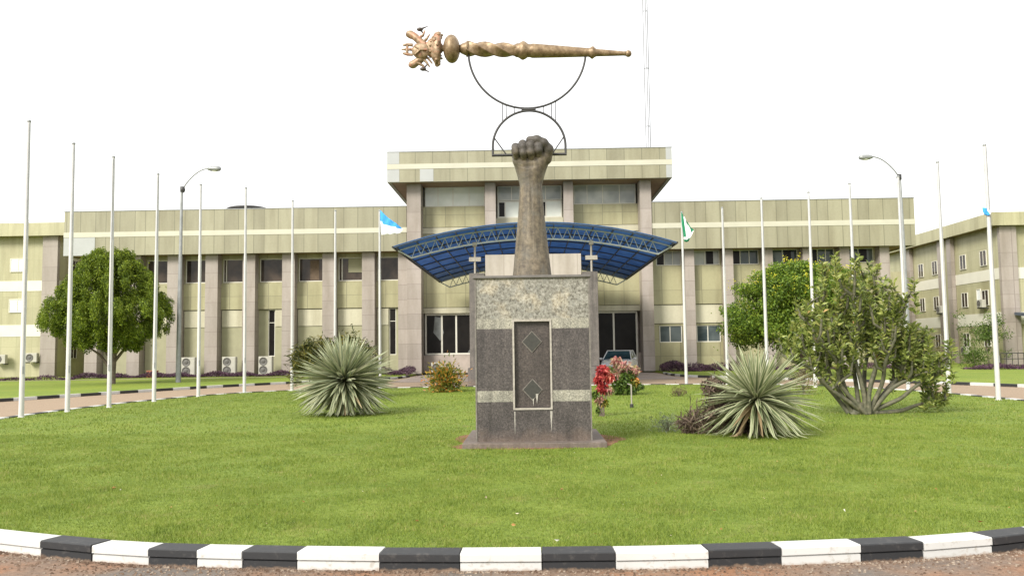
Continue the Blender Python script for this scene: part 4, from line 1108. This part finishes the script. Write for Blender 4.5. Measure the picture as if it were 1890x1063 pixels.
# --- yuccas
M['yuc_mid'] = leafmat('yucca leaf centre', [(0, (.12, .16, .09)), (.5, (.22, .26, .16)), (1, (.34, .37, .25))], .15, .5, .9, .15)
M['yuc_edge'] = leafmat('yucca leaf margin', [(0, (.30, .32, .17)), (.5, (.42, .43, .26)), (1, (.56, .55, .37))], .15, .5, .9, .15)
M['straw'] = leafmat('dry straw leaf', [(0, (.12, .08, .04)), (.5, (.26, .19, .10)), (1, (.38, .30, .18))], .1, .8)
def yucca(c, base, n, L, Wd, label, zmin, squash=1.0, droop=.25, midmat='yuc_mid', group=None, edge=.22):
    r = empty('yucca_plant', (base.x, base.y, 0), label, 'plant')
    V = []; F = []; mi = []; seg = 5; cols = [-1, -edge*2.2, edge*2.2, 1] if edge < .3 else [-1, -.45, .45, 1]
    ga = math.pi*(3-math.sqrt(5))
    for i in range(n):
        zc = 1-(1-zmin)*(i+.5)/n; a = i*ga+rnd.uniform(-.12, .12); rxy = math.sqrt(max(0, 1-zc*zc))
        d = Vector((rxy*math.cos(a), rxy*math.sin(a), zc)); d = (d+Vector((rnd.uniform(-.06, .06), rnd.uniform(-.06, .06), rnd.uniform(-.06, .06)))).normalized()
        side = d.cross(Vector((0, 0, 1)));
        if side.length < .2: side = Vector((1, 0, 0))
        side.normalize(); side = (Matrix.Rotation(rnd.uniform(-.8, .8), 3, d) @ side); nrm = side.cross(d)
        l = L*rnd.uniform(.82, 1.06)*(1-.12*abs(zc)); w_ = Wd*rnd.uniform(.8, 1.15); b0 = len(V); dr = droop*rnd.uniform(.2, 1.6)*(1-.6*max(0, zc)); dead_ = zc < -.3 and rnd.random() < (.06 if edge < .3 and Wd > .09 else .25)
        if rnd.random() < .05: dr += .45; l *= .9
        for s_ in range(seg+1):
            t_ = s_/seg; ww = w_*(.55+1.3*t_*(1-t_)*1.6)*(1-t_**3) if s_ < seg else .0015
            p = c+d*(.05+l*t_)+Vector((0, 0, -dr*l*t_*t_))
            p.z = max(p.z, .03+rnd.uniform(0, .02))
            for cc in cols: V.append(tuple(p+side*(ww*.5*cc)+nrm*(abs(cc)*ww*.16)))
        for s_ in range(seg):
            for k in range(3):
                q0 = b0+s_*4+k; F.append((q0, q0+1, q0+5, q0+4)); mi.append(2 if dead_ else (0 if k == 1 else 1))
    np_mesh('foliage', V, F, [M[midmat], M['yuc_edge'], M['straw']], r, mi=mi, origin=r.location)
    q = MB(); q.tube([(base.x, base.y, -.05), tuple(c)], [.12, .07], 8); q.build('stem', M['bark'], r)
    return r
YL = G(630, 768).y; b_ = G(632, 750); b_.y = YL+.5; cL = H(636, 703, YL+.5); b_.x = cL.x
yucca(cL, b_, 620, 1.42, .105, 'large pale round spiky yucca on the lawn left of the monument', -.8, droop=.10)
M['yuc_mid2'] = leafmat('darker yucca leaf centre', [(0, (.07, .10, .045)), (.5, (.15, .19, .09)), (1, (.24, .28, .14))], .15, .5, .9, .2)
YR = G(1405, 806).y; cR = H(1396, 738, YR+.25); b_ = Vector((cR.x, YR+.3, 0))
yucca(cR, b_, 330, 1.2, .072, 'striped spiky yucca on the lawn right of the monument', -.75, droop=.16, midmat='yuc_mid2')
M['dead'] = leafmat('dead brown leaf', [(0, (.035, .022, .018)), (.5, (.11, .075, .055)), (1, (.24, .19, .13))], .1, .8)
# dry shaggy clump leaning against the right yucca
dc = empty('dry_clump', (G(1318, 800).x, G(1318, 800).y, 0), 'brown shaggy dead leaf clump against the left side of the striped yucca', 'plant')
Vs = []; Fs = []; nb = 0
for (u, v, r) in ((1272, 782, .17), (1298, 775, .25), (1325, 768, .30), (1345, 755, .3), (1330, 735, .24), (1315, 715, .16), (1360, 780, .28), (1385, 790, .26)):
    p = H(u, v, G(1318, 800).y+.1); n = 330
    C = rng.normal(size=(n, 3))*r*.5+np.array(p); C[:, 2] = np.maximum(C[:, 2], .03); D = rand_dir(n)*.8+np.array([-.2, 0, -.35])
    V, F = leaves(C, D, rng.uniform(.14, .34, n), rng.uniform(.016, .035, n), .15); addlv(V, F)
np_mesh('dead_leaves', np.concatenate(Vs), np.concatenate(Fs), M['dead'], dc, origin=dc.location)

M['silver'] = leafmat('silvery green leaf', [(0, (.10, .12, .07)), (.6, (.24, .28, .17)), (1, (.38, .40, .27))], .2, .6)
def tuft(base, n, r, L, W, mat, name, label, cat='plant', zc=.5, up=.6, group=None, stems=6):
    o = empty(name, (base.x, base.y, 0), label, cat, group); C = rng.normal(size=(n, 3))*np.array([r*.45, r*.45, r*zc*.6])+np.array([base.x, base.y, r*zc]); C[:, 2] = np.maximum(C[:, 2], .02)
    D = (C-np.array([base.x, base.y, 0]))*1.2+rng.normal(size=(n, 3))*.4+np.array([0, 0, up*.3])
    V, F = leaves(C, D, rng.uniform(L*.6, L*1.2, n), rng.uniform(W*.7, W*1.2, n), .1); np_mesh('foliage', V, F, mat, o, origin=o.location)
    q = MB()
    for i in range(stems): q.tube([(base.x, base.y, -.02), (base.x+rnd.uniform(-r, r)*.4, base.y+rnd.uniform(-r, r)*.4, r*zc*1.2)], [.012, .006], 5)
    q.build('stem', M['bark'], o); return o
tuft(G(1232, 796), 260, .30, .12, .02, M['silver'], 'small_shrub', 'small silvery tuft at the far left of the dry brown clump')
M['croton'] = leafmat('orange green croton leaf', [(0, (.03, .06, .01)), (.35, (.10, .14, .015)), (.62, (.34, .25, .03)), (.85, (.55, .20, .04)), (1, (.30, .10, .03))], .25, .5, 3)
tuft(G(822, 723), 1900, .66, .19, .055, M['croton'], 'croton_bush', 'small round yellow and orange croton bush left of the pedestal', 'bush', .75, -.3)
M['brownleaf'] = leafmat('brown green tuft', [(0, (.06, .05, .025)), (.5, (.17, .14, .06)), (1, (.28, .26, .12))], .2, .6)
tuft(G(1253, 731), 220, .3, .12, .025, M['brownleaf'], 'small_shrub', 'small brownish tuft alone on the lawn between monument and striped yucca')
tuft(G(1483, 728), 380, .5, .2, .035, M['brownleaf'], 'small_shrub', 'brown leafy plant on the lawn between striped yucca and succulent shrub', zc=.9)
# bush of yellow-green leaves behind the left yucca
M['sago'] = leafmat('yellow green frond', [(0, (.015, .024, .006)), (.45, (.045, .058, .01)), (.75, (.15, .14, .025)), (1, (.40, .33, .08))], .2, .5, 2.5, .3)
BY = 29.5
for (u0, lab) in ((588, 'dark yellow green bush showing above the left yucca, left one'), (645, 'dark yellow green bush showing above the left yucca, right one')):
    pb = H(u0, 640, BY); r = empty('leafy_bush', (pb.x, BY, 0), lab, 'bush')
    Vs = []; Fs = []; nb = 0; ztp = H(u0, 618, BY).z
    for i in range(90):
        a = rnd.uniform(0, 6.283); k = math.sqrt(rnd.random()); R0 = .85; x, y = pb.x+R0*k*math.cos(a), BY+R0*k*math.sin(a)
        z = ztp-.15-.5*k*k-rnd.uniform(0, .9)
        n = 55; C = rng.normal(size=(n, 3))*.15+np.array([x, y, z]); V, F = leaves(C, rng.normal(size=(n, 3))*.5+np.array([math.cos(a)*k, math.sin(a)*k, .35]), rng.uniform(.16, .32, n), rng.uniform(.03, .05, n), .15); addlv(V, F)
    np_mesh('foliage', np.concatenate(Vs), np.concatenate(Fs), M['sago'], r, origin=r.location)
    q = MB(); [q.tube([(pb.x+rnd.uniform(-.2, .2), BY, -.02), (pb.x+rnd.uniform(-.5, .5), BY+rnd.uniform(-.4, .4), ztp-.6)], [.035, .02], 6) for i in range(6)]; q.build('stem', M['bark'], r)

# red and pink shrubs right of the pedestal
M['redleaf'] = leafmat('red leaf', [(0, (.16, .012, .018)), (.45, (.42, .04, .045)), (.8, (.62, .13, .10)), (1, (.70, .34, .24))], .3, .5, 4)
M['pinkleaf'] = leafmat('pink and cream leaf', [(0, (.22, .05, .05)), (.35, (.48, .20, .18)), (.6, (.58, .42, .33)), (.85, (.35, .33, .12)), (1, (.12, .18, .04))], .3, .5, 4)
M['greenleaf'] = leafmat('mid green leaf', [(0, (.025, .045, .01)), (.5, (.08, .14, .02)), (1, (.18, .24, .05))], .25, .5, 3)
def shrub(base, blobs, label, name='colour_leaf_shrub', stems=True, L=.13, W=.06):
    o = empty(name, (base.x, base.y, 0), label, 'shrub'); bym = {}
    for (u, v, r, n, m) in blobs:
        p = H(u, v, base.y); C = unit(rng.normal(size=(n, 3)))*(rng.random((n, 1))**.4)*r*np.array([1, 1, .9])+np.array(p); D = (C-np.array(p))+rng.normal(size=(n, 3))*r*.5+np.array([0, 0, -.02])
        bym.setdefault(m, []).append(leaves(C, D, rng.uniform(L*.7, L*1.25, n), rng.uniform(W*.7, W*1.2, n), .25))
    Vs = []; Fs = []; mi = []; k = 0; ms = list(bym)
    for j, m in enumerate(ms):
        for V, F in bym[m]: Vs.append(V); Fs.append(F+k); k += len(V); mi += [j]*len(F)
    np_mesh('foliage', np.concatenate(Vs), np.concatenate(Fs), [M[m] for m in ms], o, mi=mi, origin=o.location)
    if stems:
        q = MB()
        for (u, v, r, n, m) in blobs: p = H(u, v, base.y); q.tube([(base.x+rnd.uniform(-.08, .08), base.y, -.02), ((base.x+p.x)/2, base.y, p.z*.45), tuple(p)], [.018, .014, .008], 6)
        q.build('stem', M['bark'], o)
    return o
shrub(G(1110, 768), [(1113, 684, .16, 210, 'redleaf'), (1122, 695, .13, 150, 'redleaf'), (1106, 700, .13, 120, 'redleaf'), (1113, 715, .14, 150, 'redleaf'), (1123, 720, .11, 90, 'pinkleaf'), (1106, 738, .12, 90, 'pinkleaf'), (1115, 742, .1, 60, 'croton'), (1098, 728, .1, 60, 'greenleaf'), (1104, 756, .07, 40, 'greenleaf')],
      'red leaved shrub beside the right edge of the pedestal')
g2 = G(1148, 729)
shrub(g2, [(1138, 668, .22, 150, 'pinkleaf'), (1153, 676, .24, 130, 'pinkleaf'), (1172, 684, .20, 90, 'pinkleaf'), (1126, 684, .2, 80, 'greenleaf'), (1162, 690, .2, 80, 'greenleaf'), (1135, 690, .25, 150, 'pinkleaf'), (1152, 698, .3, 240, 'greenleaf'), (1170, 704, .2, 160, 'croton'), (1140, 715, .28, 240, 'greenleaf'), (1160, 716, .3, 200, 'greenleaf'), (1180, 712, .15, 90, 'greenleaf')],
      'pink and cream leaved shrub behind the red one near the car', L=.17, W=.08)
sp = G(1166, 752); q = MB(); q.tube([(sp.x, sp.y, -.02), (sp.x, sp.y, .6)], .02, 8); q.tube([(sp.x+.01, sp.y, .6), (sp.x-.1, sp.y, .64)], .018, 6); q.tube([(sp.x, sp.y, 0), (sp.x, sp.y, .1)], .05, 8, 1)
tag(q.build('garden_tap', [M['trim'], M['steel_dark']]), 'short white standpipe on the lawn in front of the pink shrub', 'tap')

# --- big succulent shrub (candelabra stems)
M['succ'] = leafmat('succulent leaf', [(0, (.045, .07, .018)), (.35, (.155, .20, .045)), (.72, (.29, .33, .08)), (.94, (.38, .36, .12)), (1, (.42, .22, .09))], .2, .45, 1.6, .25)
t = NT('succulent stem'); p = t.pos(); a = t.noise(9, 5, p, .6)
t.bump(a, .4, .01); M['sstem'] = t.set(t.ramp(a, [(.3, (.055, .06, .035)), (.55, (.115, .11, .068)), (.75, (.20, .175, .12))]), .7)
SB = G(1592, 764); SY = SB.y
succ = empty('succulent_shrub', (SB.x, SY, 0), 'tall olive succulent shrub with many thick bare lower stems at the right of the lawn', 'shrub')
q = MB(); tips = []
main_st = [[(1565, 760), (1528, 712), (1505, 660), (1478, 620)], [(1570, 758), (1535, 690), (1515, 620), (1490, 560)], [(1580, 760), (1550, 690), (1530, 600), (1515, 530)], [(1585, 760), (1570, 680), (1555, 600), (1545, 520)],
 [(1590, 760), (1585, 680), (1580, 600), (1570, 510)], [(1594, 760), (1600, 680), (1600, 600), (1597, 505)], [(1596, 760), (1612, 690), (1618, 610), (1622, 520)], [(1598, 760), (1628, 700), (1640, 640), (1648, 560)],
 [(1598, 757), (1640, 715), (1672, 680), (1690, 630)], [(1600, 752), (1650, 712), (1690, 690), (1720, 660)], [(1600, 760), (1655, 757), (1705, 742), (1742, 728)], [(1590, 760), (1560, 720), (1545, 660), (1500, 600)],
 [(1600, 757), (1645, 720), (1690, 670), (1715, 640)], [(1602, 755), (1650, 705), (1665, 650), (1680, 590)], [(1598, 758), (1655, 735), (1700, 705), (1738, 680)], [(1588, 760), (1545, 725), (1500, 680), (1462, 640)],
 [(1592, 760), (1592, 700), (1560, 630), (1535, 560)], [(1595, 760), (1610, 690), (1640, 600), (1655, 545)]]
for k, st in enumerate(main_st):
    dep = rnd.uniform(-1, 1)*(1.15 if k not in (10,) else .3)
    pts = []
    for i, (u, v) in enumerate(st):
        pts.append(H(u, v+(0, 4, 12, 26)[i]*(1 if v < 680 else .3), SY+dep*i/3+.1))
    pts[0] = Vector((pts[0].x, SY+dep*.12, .02))
    pp = spline3 = []
    for i in range(len(pts)-1):
        p0, p1, p2, p3 = pts[max(i-1, 0)], pts[i], pts[i+1], pts[min(i+2, 3)]
        for s_ in range(6):
            t_ = s_/6; pp.append(.5*((2*p1)+(p2-p0)*t_+(2*p0-5*p1+4*p2-p3)*t_*t_+(3*p1-p0-3*p2+p3)*t_**3)+Vector((.05*math.sin(len(pp)*.55+k*1.7)*min(1, len(pp)/6), .05*math.sin(len(pp)*.4+k), 0)))
    pp.append(pts[-1]); n = len(pp); q.tube(pp, [.060-.034*i/(n-1) for i in range(n)], 8)
    tips.append((pp[-1], (pp[-1]-pp[-3]).normalized()))
    nbp = [rnd.randint(7, n-2) for _ in range(7)] if k not in (10, 14) else [13, 15, 16, 17]
    for i in nbp:
        d = (pp[i+1]-pp[i-1]).normalized(); side = Vector((rnd.uniform(-1, 1), rnd.uniform(-1, 1), rnd.uniform(-.1, .5))).normalized()
        l = rnd.uniform(.35, .75)*(1 if k != 10 else .55); e = pp[i]+side*l*.45+Vector((0, 0, 1))*l*.75
        q.tube([pp[i], pp[i]+side*l*.35+Vector((0, 0, .2*l)), e], [.04, .034, .024], 7); tips.append((e, Vector((0, 0, 1))*.7+side*.3))
        if rnd.random() < .6:
            e2 = e+Vector((rnd.uniform(-.3, .3), rnd.uniform(-.3, .3), rnd.uniform(.1, .35))); q.tube([e, e2], [.024, .018], 6); tips.append((e2, Vector((0, 0, 1))))
q.tube([(SB.x-.25, SY, -.03), (SB.x-.1, SY, .12), (SB.x+.12, SY, .14), (SB.x+.3, SY, .02)], [.12, .17, .15, .1], 10)
q.build('stem', M['sstem'], succ)
Vs = []; Fs = []; nb = 0
for (p, d) in tips:
    n = rnd.randint(55, 90)
    tt = rng.random(n); ang = rng.random(n)*6.283; dirv = np.stack([np.cos(ang), np.sin(ang), np.full(n, .85)], 1)+rng.normal(size=(n, 3))*.4
    base = np.array(p)+np.outer((tt-.8)*.85, np.array(d)); L_ = rng.uniform(.09, .19, n)
    C = base+unit(dirv)*L_[:, None]*.55; V, F = leaves(C, dirv, L_, L_*.36, .1, .15); addlv(V, F)
np_mesh('foliage', np.concatenate(Vs), np.concatenate(Fs), M['succ'], succ, origin=succ.location)

# --- purple ground cover beds, low dark clumps
M['purple'] = leafmat('purple ground cover', [(0, (.025, .012, .022)), (.5, (.075, .035, .06)), (1, (.16, .08, .12))], .15, .6, 2)
def bed(x0, x1, y0, y1, h_, n, name='purple_ground_cover', wob=.0):
    x = rng.uniform(x0, x1, n); y = y0+(y1-y0)*rng.random(n)+wob*(x-x0); hh = h_*(.55+.45*np.sin(x*2.1)*np.sin(x*.7+y)); z = rng.random(n)**.6*np.maximum(hh, .08)
    V, F = leaves(np.stack([x, y, z], 1), rand_dir(n)+np.array([0, 0, .5]), rng.uniform(.12, .25, n), rng.uniform(.03, .06, n)); o = np_mesh(name, V, F, M['purple']); return tag(o, 'low purple leaved ground cover along the building foot', 'ground cover', kind='stuff')
bed(-32, -12, 57.6, 58.8, .42, 9000); bed(-60, -30, 55.0, 55.8, .32, 5000); bed(-9.8, -7.9, 55.5, 58.6, .6, 1200); bed(8.9, 14.0, 56.5, 58.8, .75, 4500); bed(14, 27, 57.4, 58.8, .45, 4500); bed(27.5, 33.5, 52.5, 54.5, .35, 3000)
sb_ = H(716, 690, 57); 
# small tree, shrubs by the right annex
st_ = H(1826, 668, 62.0); o = empty('small_tree', (st_.x, 62, 0), 'small thin round tree in front of the right annex wall', 'tree')
Vs = []; Fs = []; nb = 0
for i in range(40):
    c = np.array([st_.x, 62, 2.5])+rng.normal(size=3)*np.array([.75, .6, .5]); n = 60; V, F = leaves(c+rng.normal(size=(n, 3))*.2, rand_dir(n), .16, .07); addlv(V, F)
np_mesh('crown', np.concatenate(Vs), np.concatenate(Fs), M['greenleaf'], o, origin=o.location)
q = MB(); q.tube([(st_.x, 62, 0), (st_.x-.15, 62, 1.2), (st_.x, 62, 2.4)], [.07, .05, .03], 6); q.build('trunk', M['bark'], o)
p = H(1800, 668, 61.0); tuft(Vector((p.x, 61, 0)), 900, 1.0, .22, .07, M['greenleaf'], 'leafy_bush', 'low dark green bush left of the small tree by the right annex', 'bush', .7)
p = H(1740, 660, 60.0); tuft(Vector((p.x, 60, 0)), 300, .8, .2, .05, M['brownleaf'], 'leafy_bush', 'thin brownish bush at the corner of the right annex', 'bush', 1.3)

# ================================================================= CAR (parked beside the entrance, facing the road)
CY = 49.5; pc_ = H(1150, 690, CY)
car = empty('parked_car', (pc_.x, CY+2, -.12), 'silver white car with dark windscreen parked beside the entrance behind the pink shrub', 'car', rz=R_(-14))
paint = plain('silver white car paint', (.58, .58, .57), .25, .04, 2); paint.node_tree.nodes['Principled BSDF'].inputs['Coat Weight'].default_value = .6
cg = glass('car glass', (.015, .03, .033), (.04, .075, .08)); tyre = plain('tyre rubber', (.02, .02, .02), .8, .2)
q = MB(); Wc = .92        # lofted body: sections along the length (y from front -2.2 to rear 2.2)
secs = [(-2.22, .62, .42, .68), (-2.1, .80, .32, .86), (-1.7, .88, .24, .97), (-.85, .92, .24, 1.08), (-.2, .92, .24, 1.10), (1.2, .92, .24, 1.12), (2.0, .90, .28, 1.08), (2.2, .84, .38, .95)]
for (y, wx, z0, z1) in secs:
    zm = (z0+z1)/2
    q.addv([(-wx*.9, y, z0), (-wx, y, z0+.12), (-wx, y, zm+.08), (-wx*.93, y, z1-.05), (-wx*.75, y, z1), (wx*.75, y, z1), (wx*.93, y, z1-.05), (wx, y, zm+.08), (wx, y, z0+.12), (wx*.9, y, z0)])
k = 10
for i in range(len(secs)-1):
    for j in range(k): q.face([i*k+j, i*k+(j+1) % k, (i+1)*k+(j+1) % k, (i+1)*k+j], 0, True)
q.face(list(range(k))[::-1]); q.face([(len(secs)-1)*k+j for j in range(k)])
q.build('body', paint, car, .02, rel=False)
q = MB(); cab = [(-.95, .84, 1.06, -.95), (-.2, .70, 1.58, -.2), (1.1, .70, 1.60, 1.1), (1.95, .82, 1.06, 1.95)]
vv = [(-.84, -.9, 1.05), (.84, -.9, 1.05), (.68, -.15, 1.56), (-.68, -.15, 1.56), (-.68, 1.2, 1.57), (.68, 1.2, 1.57), (.82, 2.0, 1.07), (-.82, 2.0, 1.07)]
q.addv(vv)
for f_ in ((0, 1, 2, 3), (4, 5, 6, 7), (0, 3, 4, 7), (1, 6, 5, 2)): q.face(list(f_))
q.build('glasshouse', cg, car, rel=False)
q = MB(); q.box(-.69, .69, -.17, 1.22, 1.562, 1.61); 
for s_ in (-1, 1):
    q.tube([(s_*.85, -.92, 1.06), (s_*.69, -.16, 1.57)], .035, 6); q.tube([(s_*.69, 1.2, 1.57), (s_*.83, 2.0, 1.07)], .045, 6); q.tube([(s_*.78, .5, 1.08), (s_*.70, .5, 1.57)], .035, 6)
q.build('roof', paint, car, .02, rel=False)
for s_ in (-1, 1):
    q = MB(); q.ball((s_*.62, -2.12, .74), (.17, .09, .09), 10); q.build('headlight', M['white'], car, rel=False)
    q = MB(); q.ball((s_*1.02, -.62, 1.1), (.12, .07, .08), 10); q.tube([(s_*.86, -.66, 1.06), (s_*.98, -.62, 1.08)], .025, 5); q.build('wing_mirror', paint, car, rel=False)
    for y in (-1.4, 1.35):
        q = MB(); q.lathe((s_*.74, y, .33), (s_, 0, 0), [(0, .28), (.03, .33), (.18, .33), (.2, .29)], 20); w_ = q.build('wheel', tyre, car, rel=False)
        q = MB(); q.lathe((s_*.93, y, .33), (s_, 0, 0), [(0, .21), (.02, .2), (.01, .08), (.03, .05)], 14); q.build('rim', M['galv'], w_, rel=False)
q = MB(); q.box(-.38, .38, -2.25, -2.17, .52, .66); q.build('grille', M['black'], car, .01, rel=False)
q = MB(); q.box(-.26, .26, -2.275, -2.24, .38, .48); q.build('number_plate', M['white'], car, rel=False)
q = MB(); q.tube([(-.6, -.93, 1.09), (-.1, -.62, 1.29)], .012, 4); q.tube([(.1, -.93, 1.09), (.55, -.64, 1.28)], .012, 4); q.build('wiper', M['black'], car, rel=False)

# ================================================================= GRASS (blades), litter, gravel
inn = inset(ISL, .17)
PXY = np.array([[p.x, p.y] for p in inn])
def inside(x, y):
    r = np.zeros(len(x), bool); j = len(PXY)-1
    for i in range(len(PXY)):
        xi, yi = PXY[i]; xj, yj = PXY[j]
        c = ((yi > y) != (yj > y)) & (x < (xj-xi)*(y-yi)/(yj-yi+1e-12)+xi); r ^= c; j = i
    return r
def blades(n, y0, y1, L, W):
    y = rng.uniform(y0, y1, n); x = rng.uniform(-1, 1, n)*np.minimum(13.8, y*.66+1.5); ok = inside(x, y)
    ok &= ~((x > -1.2) & (x < 1.3) & (y > 13.75) & (y < 16.2)); x, y = x[ok], y[ok]; n = len(x)
    clump = .6+.8*((np.sin(x*3.1+1.3*np.sin(y*2.3))*np.sin(y*2.7+np.sin(x*1.9)))*.5+.5)
    a = rng.random(n)*6.283; l = rng.uniform(.5, 1.2, n)*L*clump; wd = W*rng.uniform(.7, 1.3, n); lean = rng.uniform(.2, 1.3, n); b = rng.random(n)*6.283
    base = np.stack([x, y, np.full(n, -.004)], 1); s_ = np.stack([np.cos(a), np.sin(a), np.zeros(n)], 1)*wd[:, None]*.5
    tip = base+np.stack([np.cos(b)*np.sin(lean)*l, np.sin(b)*np.sin(lean)*l, np.cos(lean)*l], 1)
    V = np.stack([base-s_, base+s_, tip], 1).reshape(-1, 3); return V, np.arange(3*n).reshape(-1, 3)
parts = [blades(330000, 6.7, 11, .038, .0062), blades(260000, 11, 17, .042, .0095), blades(170000, 17, 37, .05, .018)]
k = 0; Vs = []; Fs = []
for V, F in parts: Vs.append(V); Fs.append(F+k); k += len(V)
tag(np_mesh('grass', np.concatenate(Vs), np.concatenate(Fs), M['blade']), 'short mown green grass covering the central lawn', 'grass', kind='stuff')
M['litter'] = leafmat('fallen leaf', [(0, (.22, .10, .03)), (.5, (.40, .22, .08)), (.8, (.7, .66, .55)), (1, (.8, .78, .72))], .1, .7)
pts = []
for (u, v) in ((315, 942), (210, 905), (1037, 908), (897, 923), (955, 953), (948, 975), (1028, 1003), (1690, 949), (1810, 968), (1728, 908), (1410, 925), (1318, 948), (1560, 948), (770, 968), (560, 930)):
    g_ = G(u, v); pts.append((g_.x, g_.y, .035))
for _ in range(90):
    y = rnd.uniform(7.2, 14); pts.append((rnd.uniform(-.6, .6)*y, y, .03))
C = np.array(pts); n = len(C); D = rng.normal(size=(n, 3))*np.array([1, 1, .15]); sz = np.concatenate([np.full(15, .05), rng.uniform(.01, .028, n-15)])
V, F = leaves(C, D, sz, sz*.55); tag(np_mesh('leaf_litter', V, F, M['litter']), 'scattered fallen leaves and white petals on the lawn', 'leaves', kind='stuff')
# gravel and crumbs on the road by the kerb
n = 5200; s0 = rng.uniform(-7.5, 7.5, n); V = []; F = []
for i in range(n):
    c = atI(s0[i] % LI); d = abs(rng.normal())*.28+.01; r = rng.uniform(.003, .011); x, y, z = c.x+rng.normal()*.02, c.y-d, -.104
    if rng.random() < .3: y = c.y-.01-rng.random()*.05; r *= 1.4
    b = len(V); V += [(x-r, y-r, z), (x+r, y-r*.8, z), (x+r*.8, y+r, z), (x-r, y+r*.7, z), (x-r*.4, y-r*.4, z+r), (x+r*.5, y+r*.2, z+r*.9)]
    F += [(b, b+1, b+5, b+4), (b+1, b+2, b+5, b+5), (b+2, b+3, b+4, b+5), (b+3, b, b+4, b+4)]
F4 = [f_ for f_ in F if len(set(f_)) == 4]; F3 = [tuple(dict.fromkeys(f_)) for f_ in F if len(set(f_)) == 3]
me = bpy.data.meshes.new('gravel'); me.from_pydata(V, [], F4+F3); me.materials.append(leafmat('road grit', [(0, (.07, .04, .025)), (.5, (.17, .115, .08)), (1, (.34, .28, .22))], 0, .9))
go = bpy.data.objects.new('gravel', me); sc.collection.objects.link(go); tag(go, 'reddish grit and small stones on the road by the kerb', 'gravel', kind='stuff')
